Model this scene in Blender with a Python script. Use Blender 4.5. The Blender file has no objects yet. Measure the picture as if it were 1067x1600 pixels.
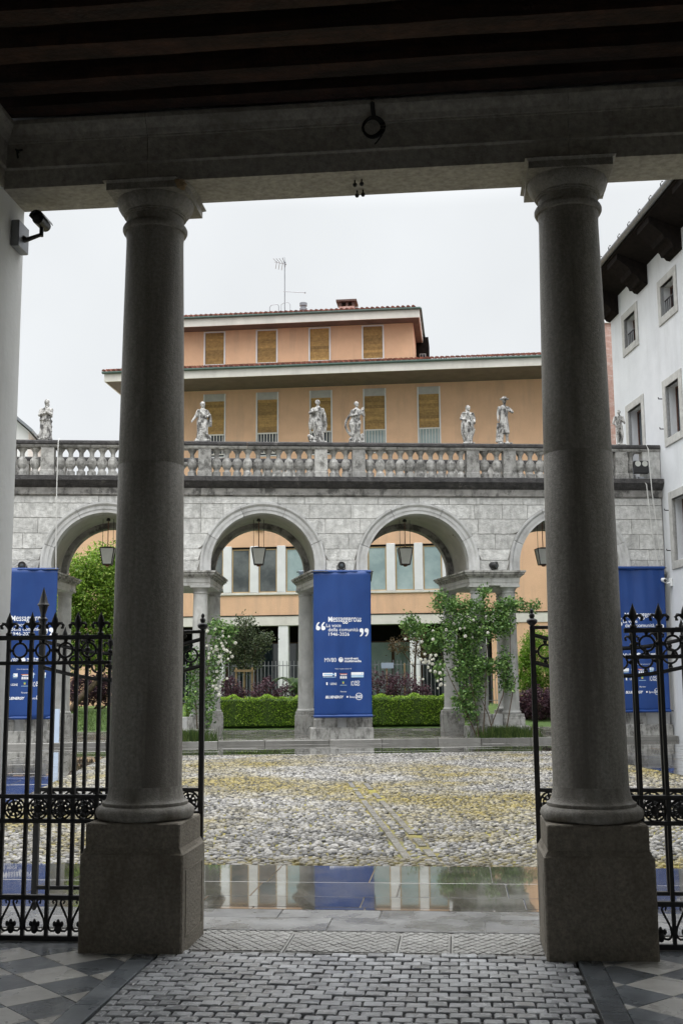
import bpy, math, random
import numpy as np
from mathutils import Matrix, Vector
random.seed(7)
RNG = np.random.default_rng(11)
PI = math.pi
SC = bpy.context.scene
COL = SC.collection

# ---------------------------------------------------------------- camera, sky, sun, exposure
cam_d = bpy.data.cameras.new('camera')
cam = bpy.data.objects.new('camera', cam_d)
COL.objects.link(cam)
cam_d.sensor_fit = 'VERTICAL'
cam_d.sensor_height = 36.0
cam_d.lens = 40.0
cam_d.clip_end = 2000
cam.matrix_world = (Matrix.Translation((0, 0, 1.7)) @ Matrix.Rotation(PI / 2 + math.atan(270 / 1778), 4, 'X')
                    @ Matrix.Rotation(-0.008, 4, 'Z'))
SC.camera = cam

SUN_EL, SUN_AZ = math.radians(76), math.radians(200)      # high, behind the cloud, over the viewer's shoulder
w = bpy.data.worlds.new('World')
SC.world = w
w.use_nodes = True
nt = w.node_tree
nt.nodes.clear()
wo = nt.nodes.new('ShaderNodeOutputWorld')
bg = nt.nodes.new('ShaderNodeBackground')
sky = nt.nodes.new('ShaderNodeTexSky')
sky.sky_type = 'NISHITA'
sky.sun_disc = False
sky.sun_elevation = SUN_EL
sky.sun_rotation = SUN_AZ
sky.air_density = 1.0
sky.dust_density = 6.0
sky.ozone_density = 1.0
hs = nt.nodes.new('ShaderNodeHueSaturation')
hs.inputs['Saturation'].default_value = 0.18
hs.inputs['Value'].default_value = 0.3
tcw = nt.nodes.new('ShaderNodeTexCoord')
sepw = nt.nodes.new('ShaderNodeSeparateXYZ')
nt.links.new(tcw.outputs['Generated'], sepw.inputs[0])
rw = nt.nodes.new('ShaderNodeValToRGB')                   # rain cloud, even low down, made far brighter overhead to light the walls
rw.color_ramp.elements[0].position = 0.0
rw.color_ramp.elements[0].color = (6.8, 7.07, 7.3, 1)
rw.color_ramp.elements[1].position = 1.0
rw.color_ramp.elements[1].color = (40.0, 40.5, 41.0, 1)
kk = rw.color_ramp.elements.new(0.40)
kk.color = (7.1, 7.35, 7.55, 1)
kk = rw.color_ramp.elements.new(0.62)
kk.color = (21.0, 21.3, 21.6, 1)
nt.links.new(sepw.outputs['Z'], rw.inputs[0])
mixw = nt.nodes.new('ShaderNodeMixRGB')
mixw.inputs[0].default_value = 0.9
nt.links.new(sky.outputs[0], hs.inputs['Color'])
nt.links.new(hs.outputs[0], mixw.inputs[1])
nt.links.new(rw.outputs[0], mixw.inputs[2])
nzw = nt.nodes.new('ShaderNodeTexNoise'); nzw.inputs['Scale'].default_value = 3.0; nzw.inputs['Detail'].default_value = 4
nt.links.new(tcw.outputs['Generated'], nzw.inputs['Vector'])
mrw = nt.nodes.new('ShaderNodeMapRange'); mrw.inputs['From Min'].default_value = .3; mrw.inputs['From Max'].default_value = .7; mrw.inputs['To Min'].default_value = .93; mrw.inputs['To Max'].default_value = 1.06
nt.links.new(nzw.outputs['Fac'], mrw.inputs['Value'])
mulw = nt.nodes.new('ShaderNodeVectorMath'); mulw.operation = 'SCALE'
nt.links.new(mixw.outputs[0], mulw.inputs[0]); nt.links.new(mrw.outputs[0], mulw.inputs['Scale'])
nt.links.new(mulw.outputs[0], bg.inputs['Color'])
bg.inputs['Strength'].default_value = 0.11
nt.links.new(bg.outputs[0], wo.inputs['Surface'])

sun_d = bpy.data.lights.new('sun', 'SUN')
sun_d.energy = 1.35
sun_d.angle = math.radians(60)
sun_d.color = (1.0, 0.97, 0.93)
sun = bpy.data.objects.new('sun', sun_d)
COL.objects.link(sun)
sd = Vector((math.sin(SUN_AZ) * math.cos(SUN_EL), math.cos(SUN_AZ) * math.cos(SUN_EL), math.sin(SUN_EL)))
sun.rotation_euler = (-sd).to_track_quat('-Z', 'Y').to_euler()
sun.location = sd * 60
vs = SC.view_settings
vs.view_transform = 'Standard'
vs.look = 'None'
vs.exposure = 0.26
vs.gamma = 1.0
vs.use_curve_mapping = False
SC.cycles.use_denoising = True
SC.cycles.max_bounces = 10
SC.cycles.diffuse_bounces = 6
SC.cycles.transparent_max_bounces = 16

# ---------------------------------------------------------------- frames of the place
class Frame:
    """a yawed local frame: u to the right, v away, z up"""
    def __init__(s, ox, oy, deg):
        s.a = math.radians(deg)
        s.o = Vector((ox, oy, 0))
        s.u = Vector((math.cos(s.a), -math.sin(s.a), 0))
        s.v = Vector((math.sin(s.a), math.cos(s.a), 0))
        s.rz = -s.a
    def W(s, u, v, z=0.0):
        return s.o + s.u * u + s.v * v + Vector((0, 0, z))
PO = Frame(0.20, 7.5, 5.7)      # the gateway we stand in
AR = Frame(0.0, 34.0, -4.5)     # the arcade across the court
OR = Frame(0.0, 48.0, 6.2)      # the orange house behind it

# ---------------------------------------------------------------- mesh helpers
class MB:
    def __init__(s):
        s.v = []; s.f = []
    def add(s, verts, faces):
        n = len(s.v)
        s.v += [tuple(p) for p in verts]
        s.f += [tuple(i + n for i in q) for q in faces]
        return s
    def box(s, x0, x1, y0, y1, z0, z1):
        return s.add([(x0, y0, z0), (x1, y0, z0), (x1, y1, z0), (x0, y1, z0), (x0, y0, z1), (x1, y0, z1), (x1, y1, z1), (x0, y1, z1)],
                     [(0, 3, 2, 1), (4, 5, 6, 7), (0, 1, 5, 4), (1, 2, 6, 5), (2, 3, 7, 6), (3, 0, 4, 7)])
    def cbox(s, x0, x1, y0, y1, z0, z1, c=0.01):
        """box with its vertical edges and its top and bottom rims chamfered"""
        def ring(z, d):
            X0, X1, Y0, Y1 = x0 + d, x1 - d, y0 + d, y1 - d
            return [(X0 + c, Y0, z), (X1 - c, Y0, z), (X1, Y0 + c, z), (X1, Y1 - c, z), (X1 - c, Y1, z), (X0 + c, Y1, z), (X0, Y1 - c, z), (X0, Y0 + c, z)]
        rings = [ring(z0, c), ring(z0 + c, 0), ring(z1 - c, 0), ring(z1, c)]
        vs_ = sum(rings, [])
        fs = [tuple(range(7, -1, -1)), tuple(range(24, 32))]
        for k in range(3):
            for i in range(8):
                j = (i + 1) % 8
                fs.append((k * 8 + i, k * 8 + j, k * 8 + 8 + j, k * 8 + 8 + i))
        return s.add(vs_, fs)
    def lathe(s, prof, n=24, cx=0, cy=0, cz=0, rot=0.0, sq=1.0):
        vs_ = []; fs = []
        for r, z in prof:
            for i in range(n):
                t = rot + 2 * PI * i / n
                vs_.append((cx + r * math.cos(t), cy + r * sq * math.sin(t), cz + z))
        m = len(prof)
        for k in range(m - 1):
            for i in range(n):
                j = (i + 1) % n
                fs.append((k * n + i, k * n + j, k * n + n + j, k * n + n + i))
        fs.append(tuple(range(n - 1, -1, -1)))
        fs.append(tuple((m - 1) * n + i for i in range(n)))
        return s.add(vs_, fs)
    def tube(s, pts, r, n=8, closed=False):
        pts = [Vector(p) for p in pts]
        m = len(pts)
        rs = r if isinstance(r, (list, tuple)) else [r] * m
        vs_ = []; fs = []
        up = Vector((0.0, 0.0, 1.0))
        for k, p in enumerate(pts):
            a = pts[(k - 1) % m] if (closed or k > 0) else p
            b = pts[(k + 1) % m] if (closed or k < m - 1) else p
            d = (b - a)
            d = d.normalized() if d.length > 1e-9 else Vector((0, 0, 1))
            q = up if abs(d.dot(up)) < 0.95 else Vector((0, 1, 0))
            e1 = d.cross(q).normalized(); e2 = d.cross(e1).normalized()
            for i in range(n):
                t = 2 * PI * i / n
                vs_.append(p + e1 * (rs[k] * math.cos(t)) + e2 * (rs[k] * math.sin(t)))
        for k in range(m if closed else m - 1):
            k2 = (k + 1) % m
            for i in range(n):
                j = (i + 1) % n
                fs.append((k * n + i, k2 * n + i, k2 * n + j, k * n + j))
        if not closed:
            fs.append(tuple(range(n)))
            fs.append(tuple((m - 1) * n + i for i in range(n - 1, -1, -1)))
        return s.add(vs_, fs)
    def ring(s, c, R, r, axis='y', n=18, m=6):
        c = Vector(c)
        pts = []
        for i in range(n):
            t = 2 * PI * i / n
            a, b = R * math.cos(t), R * math.sin(t)
            pts.append(c + (Vector((a, 0, b)) if axis == 'y' else Vector((a, b, 0)) if axis == 'z' else Vector((0, a, b))))
        return s.tube(pts, r, m, closed=True)
    def ball(s, c, rx, ry=None, rz=None, n=10, m=6):
        ry = rx if ry is None else ry; rz = rx if rz is None else rz
        vs_ = [(c[0], c[1], c[2] - rz)]; fs = []
        for k in range(1, m):
            ph = -PI / 2 + PI * k / m
            for i in range(n):
                t = 2 * PI * i / n
                vs_.append((c[0] + rx * math.cos(ph) * math.cos(t), c[1] + ry * math.cos(ph) * math.sin(t), c[2] + rz * math.sin(ph)))
        vs_.append((c[0], c[1], c[2] + rz))
        for i in range(n):
            fs.append((0, 1 + (i + 1) % n, 1 + i))
            fs.append((len(vs_) - 1, 1 + (m - 2) * n + i, 1 + (m - 2) * n + (i + 1) % n))
        for k in range(m - 2):
            for i in range(n):
                j = (i + 1) % n
                fs.append((1 + k * n + i, 1 + k * n + j, 1 + k * n + n + j, 1 + k * n + n + i))
        return s.add(vs_, fs)
    def exu(s, poly, u0, u1):
        """polygon in (y, z), counter-clockwise seen from +x, drawn out along x"""
        n = len(poly)
        return s.add([(u0, p[0], p[1]) for p in poly] + [(u1, p[0], p[1]) for p in poly],
                     [tuple(range(n - 1, -1, -1)), tuple(range(n, 2 * n))] + [(i, (i + 1) % n, n + (i + 1) % n, n + i) for i in range(n)])
    def exv(s, poly, v0, v1):
        """polygon in (x, z), clockwise or not, drawn out along y"""
        n = len(poly)
        return s.add([(p[0], v0, p[1]) for p in poly] + [(p[0], v1, p[1]) for p in poly],
                     [tuple(range(n)), tuple(range(2 * n - 1, n - 1, -1))] + [(i, n + i, n + (i + 1) % n, (i + 1) % n) for i in range(n)])
    def exz(s, poly, z0, z1, c=0.0):
        """polygon in (x, y), counter-clockwise, drawn up; c shrinks the top rim"""
        n = len(poly)
        if c <= 0:
            return s.add([(p[0], p[1], z0) for p in poly] + [(p[0], p[1], z1) for p in poly],
                         [tuple(range(n - 1, -1, -1)), tuple(range(n, 2 * n))] + [(i, (i + 1) % n, n + (i + 1) % n, n + i) for i in range(n)])
        mx = sum(p[0] for p in poly) / n; my = sum(p[1] for p in poly) / n
        def sh(p):
            d = math.hypot(p[0] - mx, p[1] - my) or 1
            k = max(0.0, 1 - 1.4 * c / d)
            return (mx + (p[0] - mx) * k, my + (p[1] - my) * k)
        top = [sh(p) for p in poly]
        vs_ = [(p[0], p[1], z0) for p in poly] + [(p[0], p[1], z1 - c) for p in poly] + [(p[0], p[1], z1) for p in top]
        fs = [tuple(range(n - 1, -1, -1)), tuple(range(2 * n, 3 * n))]
        for k in range(2):
            fs += [(k * n + i, k * n + (i + 1) % n, k * n + n + (i + 1) % n, k * n + n + i) for i in range(n)]
        return s.add(vs_, fs)
    def mesh(s, name, m, smooth=None):
        me = bpy.data.meshes.new(name)
        me.from_pydata(s.v, [], s.f)
        if m is not None:
            me.materials.append(m)
        if smooth:
            me.polygons.foreach_set('use_smooth', [True] * len(me.polygons))
            me.set_sharp_from_angle(angle=math.radians(smooth))
        me.update()
        return me
    def build(s, name, m, parent=None, smooth=None):
        return link(name, s.mesh(name, m, smooth), parent)

def link(name, me, parent=None, loc=None, rz=None):
    o = bpy.data.objects.new(name, me)
    COL.objects.link(o)
    if parent is not None:
        o.parent = parent
    if loc is not None:
        o.location = loc
    if rz is not None:
        o.rotation_euler = (0, 0, rz)
    return o
def tag(o, label, cat, group=None):
    o['label'] = label
    o['category'] = cat
    if group:
        o['group'] = group
    return o
def struct(o):
    o['kind'] = 'structure'
    return o
def stuff(o):
    o['kind'] = 'stuff'
    return o
def empty(name, loc=(0, 0, 0), rz=0.0):
    o = bpy.data.objects.new(name, None)
    o.empty_display_size = 0.2
    COL.objects.link(o)
    o.location = loc
    o.rotation_euler = (0, 0, rz)
    return o
def at(name, F, u, v, z=0.0, drz=0.0):
    return empty(name, F.W(u, v, z), F.rz + drz)
def rnd(a, b):
    return random.uniform(a, b)

# ---------------------------------------------------------------- materials
def mat(name, c1, c2=None, rough=0.8, rough2=None, scale=3.0, bump=0.25, bscale=30.0, metal=0.0, piece=0.0, spec=0.5,
        stain=None, stain_amt=0.5, stain_scale=2.0, stain_stretch=(1, 1, 0.2), island=0.0, coat=0.0, detail=8.0, stain_lo=0.5, stain_hi=0.68,
        bdist=0.02, alpha=None, trans=0.0):
    m = bpy.data.materials.new(name)
    m.use_nodes = True
    t = m.node_tree
    N, L = t.nodes, t.links
    b = N['Principled BSDF']
    tc = N.new('ShaderNodeTexCoord')
    oi = N.new('ShaderNodeObjectInfo')
    mul = N.new('ShaderNodeVectorMath'); mul.operation = 'SCALE'
    mul.inputs[0].default_value = (37.0, 23.0, 51.0)
    L.new(oi.outputs['Random'], mul.inputs['Scale'])
    addv = N.new('ShaderNodeVectorMath'); addv.operation = 'ADD'
    L.new(tc.outputs['Object'], addv.inputs[0]); L.new(mul.outputs[0], addv.inputs[1])
    co = addv.outputs[0]
    n1 = N.new('ShaderNodeTexNoise')
    n1.inputs['Scale'].default_value = scale; n1.inputs['Detail'].default_value = detail; n1.inputs['Roughness'].default_value = 0.62
    L.new(co, n1.inputs['Vector'])
    r1 = N.new('ShaderNodeValToRGB')
    r1.color_ramp.elements[0].position = 0.33; r1.color_ramp.elements[1].position = 0.68
    c2 = c2 or tuple(x * 0.75 for x in c1)
    r1.color_ramp.elements[0].color = (*c2, 1); r1.color_ramp.elements[1].color = (*c1, 1)
    L.new(n1.outputs['Fac'], r1.inputs[0])
    col = r1.outputs[0]
    if stain is not None:
        mp = N.new('ShaderNodeMapping'); mp.inputs['Scale'].default_value = stain_stretch
        L.new(co, mp.inputs[0])
        n2 = N.new('ShaderNodeTexNoise'); n2.inputs['Scale'].default_value = stain_scale; n2.inputs['Detail'].default_value = 9
        n2.inputs['Roughness'].default_value = 0.7
        L.new(mp.outputs[0], n2.inputs['Vector'])
        r2 = N.new('ShaderNodeValToRGB')
        r2.color_ramp.elements[0].position = stain_lo; r2.color_ramp.elements[1].position = stain_hi
        r2.color_ramp.elements[0].color = (0, 0, 0, 1); r2.color_ramp.elements[1].color = (stain_amt,) * 3 + (1,)
        L.new(n2.outputs['Fac'], r2.inputs[0])
        mx = N.new('ShaderNodeMixRGB')
        L.new(r2.outputs[0], mx.inputs[0]); L.new(col, mx.inputs[1]); mx.inputs[2].default_value = (*stain, 1)
        col = mx.outputs[0]
    if piece or island:
        src = oi.outputs['Random']
        if island:
            ge = N.new('ShaderNodeNewGeometry'); src = ge.outputs['Random Per Island']
        mr = N.new('ShaderNodeMapRange')
        amt = piece or island
        mr.inputs['To Min'].default_value = 1 - amt; mr.inputs['To Max'].default_value = 1 + amt
        L.new(src, mr.inputs['Value'])
        hv = N.new('ShaderNodeHueSaturation')
        L.new(mr.outputs[0], hv.inputs['Value']); L.new(col, hv.inputs['Color'])
        col = hv.outputs[0]
    L.new(col, b.inputs['Base Color'])
    b.inputs['Metallic'].default_value = metal
    b.inputs['Specular IOR Level'].default_value = spec
    b.inputs['Coat Weight'].default_value = coat
    b.inputs['Coat Roughness'].default_value = 0.025
    b.inputs['Transmission Weight'].default_value = trans
    if alpha is not None:
        b.inputs['Alpha'].default_value = alpha
    if rough2 is None:
        b.inputs['Roughness'].default_value = rough
    else:
        n3 = N.new('ShaderNodeTexNoise'); n3.inputs['Scale'].default_value = scale * 0.9; n3.inputs['Detail'].default_value = 6
        L.new(co, n3.inputs['Vector'])
        mr2 = N.new('ShaderNodeMapRange')
        mr2.inputs['From Min'].default_value = 0.38; mr2.inputs['From Max'].default_value = 0.62
        mr2.inputs['To Min'].default_value = rough; mr2.inputs['To Max'].default_value = rough2
        L.new(n3.outputs['Fac'], mr2.inputs['Value']); L.new(mr2.outputs[0], b.inputs['Roughness'])
    if bump:
        nb = N.new('ShaderNodeTexNoise'); nb.inputs['Scale'].default_value = bscale; nb.inputs['Detail'].default_value = 6
        L.new(co, nb.inputs['Vector'])
        bp = N.new('ShaderNodeBump'); bp.inputs['Strength'].default_value = bump; bp.inputs['Distance'].default_value = bdist
        L.new(nb.outputs['Fac'], bp.inputs['Height']); L.new(bp.outputs[0], b.inputs['Normal'])
    return m

def leaf_mat(name, dark, mid, light, transl=0.35, rough=0.45):
    m = bpy.data.materials.new(name)
    m.use_nodes = True
    t = m.node_tree; N, L = t.nodes, t.links
    b = N['Principled BSDF']
    ge = N.new('ShaderNodeNewGeometry')
    r = N.new('ShaderNodeValToRGB')
    e = r.color_ramp.elements
    e[0].position = 0.0; e[0].color = (*dark, 1)
    e[1].position = 1.0; e[1].color = (*light, 1)
    k = e.new(0.55); k.color = (*mid, 1)
    L.new(ge.outputs['Random Per Island'], r.inputs[0])
    L.new(r.outputs[0], b.inputs['Base Color'])
    b.inputs['Roughness'].default_value = rough
    tr = N.new('ShaderNodeBsdfTranslucent')
    L.new(r.outputs[0], tr.inputs['Color'])
    mx = N.new('ShaderNodeMixShader'); mx.inputs[0].default_value = transl
    L.new(b.outputs[0], mx.inputs[1]); L.new(tr.outputs[0], mx.inputs[2])
    L.new(mx.outputs[0], N['Material Output'].inputs['Surface'])
    return m

M = {}
M['col'] = mat('column_stone', (0.345, 0.325, 0.285), (0.20, 0.188, 0.165), rough=0.6, scale=48, bump=0.6, bscale=110, stain=(0.115, 0.10, 0.08), stain_amt=0.72, stain_scale=4.0, stain_stretch=(1.6, 1.6, 0.14), bdist=0.01, stain_lo=.44, stain_hi=.64)
M['ped'] = mat('pedestal_stone', (0.27, 0.24, 0.19), (0.145, 0.126, 0.098), rough=0.75, scale=44, bump=1.0, bscale=60, stain=(0.10, 0.08, 0.055), stain_amt=0.75, stain_scale=3, stain_stretch=(1, 1, 0.4), bdist=0.014)
M['lintel'] = mat('lintel_stone', (0.46, 0.435, 0.39), (0.26, 0.245, 0.215), rough=0.7, scale=22, bump=0.45, bscale=60, stain=(0.15, 0.135, 0.115), stain_amt=0.65, stain_scale=2.4, stain_stretch=(0.6, 1, 1), bdist=0.01)
M['plaster_in'] = mat('passage_plaster', (0.82, 0.83, 0.82), (0.74, 0.75, 0.745), rough=0.85, scale=1.2, bump=0.15, bscale=25, stain=(0.55, 0.55, 0.54), stain_amt=0.35, stain_scale=1.5)
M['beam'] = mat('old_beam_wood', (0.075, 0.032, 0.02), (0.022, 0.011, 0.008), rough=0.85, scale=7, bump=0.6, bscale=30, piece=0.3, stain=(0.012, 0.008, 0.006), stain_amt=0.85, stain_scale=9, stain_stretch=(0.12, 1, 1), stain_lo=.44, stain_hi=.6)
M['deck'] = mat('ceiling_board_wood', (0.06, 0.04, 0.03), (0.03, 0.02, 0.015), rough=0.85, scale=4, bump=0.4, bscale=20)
M['brick'] = mat('grey_paver', (0.43, 0.44, 0.455), (0.27, 0.275, 0.285), rough=0.16, rough2=0.42, scale=9, bump=0.5, bscale=50, piece=0.25, bdist=0.006, stain=(0.14, 0.14, 0.14), stain_amt=0.6, stain_scale=11, stain_stretch=(1, 1, 1), stain_lo=.55, stain_hi=.7)
M['joint'] = mat('dark_joint_earth', (0.045, 0.042, 0.038), (0.025, 0.024, 0.022), rough=0.9, scale=20, bump=0.6, bscale=60)
M['marble_w'] = mat('white_marble', (0.50, 0.49, 0.46), (0.33, 0.32, 0.30), rough=0.22, rough2=0.4, scale=4, bump=0.1, bscale=40, piece=0.15)
M['marble_g'] = mat('grey_marble', (0.15, 0.165, 0.18), (0.085, 0.095, 0.105), rough=0.2, rough2=0.4, scale=3, bump=0.1, bscale=40, piece=0.25, stain=(0.3, 0.31, 0.32), stain_amt=0.4,
                    stain_scale=6, stain_stretch=(1, 0.4, 1))
M['threshold'] = mat('threshold_stone', (0.34, 0.335, 0.32), (0.22, 0.215, 0.2), rough=0.35, rough2=0.6, scale=8, bump=0.4, bscale=60, piece=0.12, bdist=0.008)
M['wet_slab'] = mat('wet_paving_stone', (0.085, 0.078, 0.065), (0.04, 0.037, 0.032), rough=0.02, rough2=0.22, scale=2.2, bump=0.06, bscale=11, piece=0.2, coat=1.0, bdist=0.012)
M['damp_slab'] = mat('damp_paving_stone', (0.19, 0.19, 0.187), (0.11, 0.11, 0.108), rough=0.05, rough2=0.55, scale=3.5, bump=0.6, bscale=60, piece=0.14, bdist=0.006, stain=(.06, .06, .06), stain_amt=.6, stain_scale=2.5, stain_stretch=(1, 1, 1))
M['slab_joint'] = mat('paving_joint_mortar', (0.36, 0.35, 0.32), (0.24, 0.23, 0.21), rough=0.4, scale=10, bump=0.3, bscale=40)
M['court_slab'] = mat('court_paving_stone', (0.22, 0.215, 0.20), (0.13, 0.127, 0.115), rough=0.06, rough2=0.3, scale=1.3, bump=0.15, bscale=30, piece=0.2, bdist=0.006)
M['cobble'] = mat('river_cobble', (0.205, 0.198, 0.187), (0.11, 0.106, 0.098), rough=0.46, scale=0.9, bump=0.3, bscale=60, island=0.85, stain=(0.125, 0.095, 0.008), stain_amt=0.88, stain_scale=0.34, stain_stretch=(1, 1, 1), stain_lo=0.44, stain_hi=0.60)
M['moss'] = mat('moss_and_earth', (0.26, 0.215, 0.03), (0.06, 0.05, 0.035), rough=0.85, scale=0.8, bump=0.6, bscale=50, stain=(0.15, 0.17, 0.015), stain_amt=0.8, stain_scale=5, stain_stretch=(1, 1, 1))
M['soil'] = mat('garden_soil', (0.10, 0.08, 0.05), (0.05, 0.045, 0.03), rough=0.9, scale=2, bump=0.6, bscale=30)
M['lawn'] = mat('lawn_green', (0.10, 0.17, 0.035), (0.05, 0.10, 0.02), rough=0.8, scale=3, bump=0.6, bscale=60)
M['ashlar'] = mat('arcade_ashlar', (0.68, 0.68, 0.66), (0.42, 0.42, 0.405), rough=0.82, scale=7, bump=0.8, bscale=26, piece=0.12, stain=(0.17, 0.168, 0.16), stain_amt=0.6, stain_scale=2.2, stain_stretch=(1.6, 1, 0.5), bdist=0.03, stain_lo=.50, stain_hi=.72)
M['mortar'] = mat('arcade_mortar', (0.40, 0.385, 0.36), (0.20, 0.19, 0.175), rough=0.9, scale=1.6, bump=0.4, bscale=30)
M['vouss'] = mat('arch_stone', (0.55, 0.555, 0.55), (0.42, 0.42, 0.41), rough=0.75, scale=2.5, bump=0.3, bscale=25, piece=0.08, stain=(0.20, 0.20, 0.195), stain_amt=0.5, stain_scale=3,
                 stain_stretch=(1, 1, 0.5))
M['vault'] = mat('vault_plaster', (0.46, 0.45, 0.41), (0.36, 0.35, 0.32), rough=0.9, scale=2, bump=0.3, bscale=15, stain=(0.10, 0.095, 0.08), stain_amt=0.9, stain_scale=2.2,
                 stain_stretch=(1, 0.5, 1), stain_lo=0.60, stain_hi=0.66)
M['arc_col'] = mat('arcade_column_stone', (0.52, 0.52, 0.50), (0.38, 0.38, 0.365), rough=0.75, scale=3, bump=0.35, bscale=30, piece=0.08, stain=(0.19, 0.18, 0.16), stain_amt=0.65,
                   stain_scale=3.5, stain_stretch=(1, 1, 0.3))
M['impost'] = mat('impost_stone', (0.46, 0.455, 0.43), (0.30, 0.295, 0.275), rough=0.8, scale=4, bump=0.5, bscale=30, stain=(0.075, 0.072, 0.065), stain_amt=0.85, stain_scale=4,
                  stain_stretch=(1.4, 1, 0.6), stain_lo=0.46, stain_hi=0.62)
M['crust'] = mat('black_crusted_stone', (0.075, 0.072, 0.072), (0.028, 0.027, 0.028), rough=0.85, scale=5, bump=0.8, bscale=24, stain=(0.26, 0.25, 0.235), stain_amt=0.6, stain_scale=4, stain_stretch=(0.7, 1, 1), stain_lo=0.58, stain_hi=0.74, bdist=0.04)
M['frieze'] = mat('weathered_frieze_stone', (0.36, 0.35, 0.33), (0.20, 0.195, 0.185), rough=0.85, scale=4, bump=0.5, bscale=30, stain=(0.06, 0.058, 0.055), stain_amt=0.85, stain_scale=2.5,
                  stain_stretch=(1, 1, 0.7), stain_lo=0.5, stain_hi=0.6)
M['balus'] = mat('baluster_stone', (0.46, 0.455, 0.435), (0.27, 0.265, 0.25), rough=0.85, scale=6, bump=0.6, bscale=30, piece=0.25, stain=(0.07, 0.068, 0.063), stain_amt=0.8, stain_scale=5, stain_stretch=(1, 1, 0.8), stain_lo=.48, stain_hi=.64, bdist=.03)
M['statue'] = mat('statue_limestone', (0.58, 0.57, 0.545), (0.36, 0.355, 0.34), rough=0.85, scale=7, bump=0.9, bscale=20, stain=(0.05, 0.048, 0.046), stain_amt=0.92, stain_scale=7, stain_stretch=(1.5, 1.5, 0.6), stain_lo=0.46, stain_hi=0.58, bdist=0.05)
M['iron'] = mat('black_iron', (0.014, 0.014, 0.015), (0.008, 0.008, 0.009), rough=0.42, scale=20, bump=0.2, bscale=80, bdist=0.004)
M['black'] = mat('black_metal', (0.02, 0.02, 0.022), (0.012, 0.012, 0.013), rough=0.4, bump=0)
M['rubber'] = mat('black_cable', (0.012, 0.012, 0.012), (0.008, 0.008, 0.008), rough=0.6, bump=0)
M['grey_metal'] = mat('grey_metal', (0.30, 0.31, 0.33), (0.22, 0.23, 0.25), rough=0.4, metal=0.6, bump=0.05)
M['zinc'] = mat('zinc_gutter', (0.28, 0.30, 0.32), (0.18, 0.195, 0.21), rough=0.45, metal=0.4, scale=3, bump=0.05)
M['white_pl'] = mat('white_render', (0.66, 0.68, 0.705), (0.58, 0.60, 0.625), rough=0.9, scale=0.9, bump=0.25, bscale=20, stain=(0.42, 0.43, 0.43), stain_amt=0.45, stain_scale=1.2, stain_stretch=(1, 1, .18), stain_lo=.48, stain_hi=.72)
M['frame_st'] = mat('window_frame_stone', (0.50, 0.50, 0.48), (0.36, 0.36, 0.345), rough=0.8, scale=5, bump=0.4, bscale=40, piece=0.12)
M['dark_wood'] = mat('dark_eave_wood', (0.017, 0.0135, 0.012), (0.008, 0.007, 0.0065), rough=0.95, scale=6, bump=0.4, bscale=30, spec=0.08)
M['door_wood'] = mat('brown_shutter_wood', (0.11, 0.045, 0.028), (0.06, 0.026, 0.018), rough=0.6, scale=8, bump=0.2)
M['glass'] = mat('dark_window_glass', (0.05, 0.065, 0.075), (0.03, 0.04, 0.05), rough=0.03, bump=0.0, spec=0.8)
M['glass_b'] = mat('curtained_window_glass', (0.40, 0.50, 0.50), (0.26, 0.35, 0.36), rough=0.04, scale=1.2, bump=0.0, spec=0.7)
M['glass_d'] = mat('dim_window_glass', (0.20, 0.22, 0.22), (0.07, 0.08, 0.085), rough=0.04, scale=1.0, bump=0.0, spec=0.7)
M['orange'] = mat('orange_render', (0.78, 0.505, 0.32), (0.70, 0.45, 0.285), rough=0.9, scale=1.6, bump=0.6, bscale=60, stain=(0.44, 0.30, 0.22), stain_amt=0.55, stain_scale=1.6, bdist=.03, stain_stretch=(1, 1, .12), stain_lo=.5, stain_hi=.75)
M['cream'] = mat('cream_trim_paint', (0.70, 0.68, 0.62), (0.61, 0.59, 0.54), rough=0.7, scale=1.5, bump=0.1, bscale=30, stain=(0.38, 0.36, 0.33), stain_amt=0.3, stain_scale=1.4)
M['white_tr'] = mat('white_pilaster_paint', (0.76, 0.77, 0.77), (0.68, 0.69, 0.69), rough=0.7, scale=2, bump=0.1)
M['box_grey'] = mat('blind_box_grey', (0.52, 0.51, 0.48), (0.44, 0.43, 0.41), rough=0.8, scale=5, bump=0.1)
M['bamboo'] = mat('bamboo_blind', (0.46, 0.29, 0.10), (0.27, 0.165, 0.055), rough=0.7, scale=9, bump=0.3, bscale=30, piece=0.28, stain=(0.18, 0.11, 0.04), stain_amt=0.6, stain_scale=7,
                  stain_stretch=(0.15, 1, 3))
M['wood_fr'] = mat('light_wood_frame', (0.50, 0.36, 0.18), (0.40, 0.28, 0.14), rough=0.5, bump=0.05)
M['soffit'] = mat('eave_soffit', (0.17, 0.135, 0.115), (0.12, 0.098, 0.085), rough=0.9, scale=2)
M['green_g'] = mat('green_gutter', (0.10, 0.16, 0.14), (0.07, 0.12, 0.105), rough=0.5, bump=0.05)
M['rooftile'] = mat('clay_roof_tile', (0.30, 0.105, 0.065), (0.15, 0.055, 0.045), rough=0.8, scale=2, bump=0.3, island=0.35)
M['rooftile_d'] = mat('old_roof_tile', (0.13, 0.075, 0.06), (0.06, 0.04, 0.035), rough=0.85, scale=2, bump=0.3, island=0.35)
M['blue'] = None
M['pale_blue'] = mat('pale_blue_panel', (0.50, 0.60, 0.74), (0.46, 0.56, 0.70), rough=0.5, bump=0)
M['print_w'] = mat('white_print', (0.85, 0.87, 0.90), (0.82, 0.84, 0.88), rough=0.6, bump=0)
M['print_lb'] = mat('light_blue_print', (0.45, 0.62, 0.78), (0.30, 0.50, 0.72), rough=0.6, bump=0)
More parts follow.
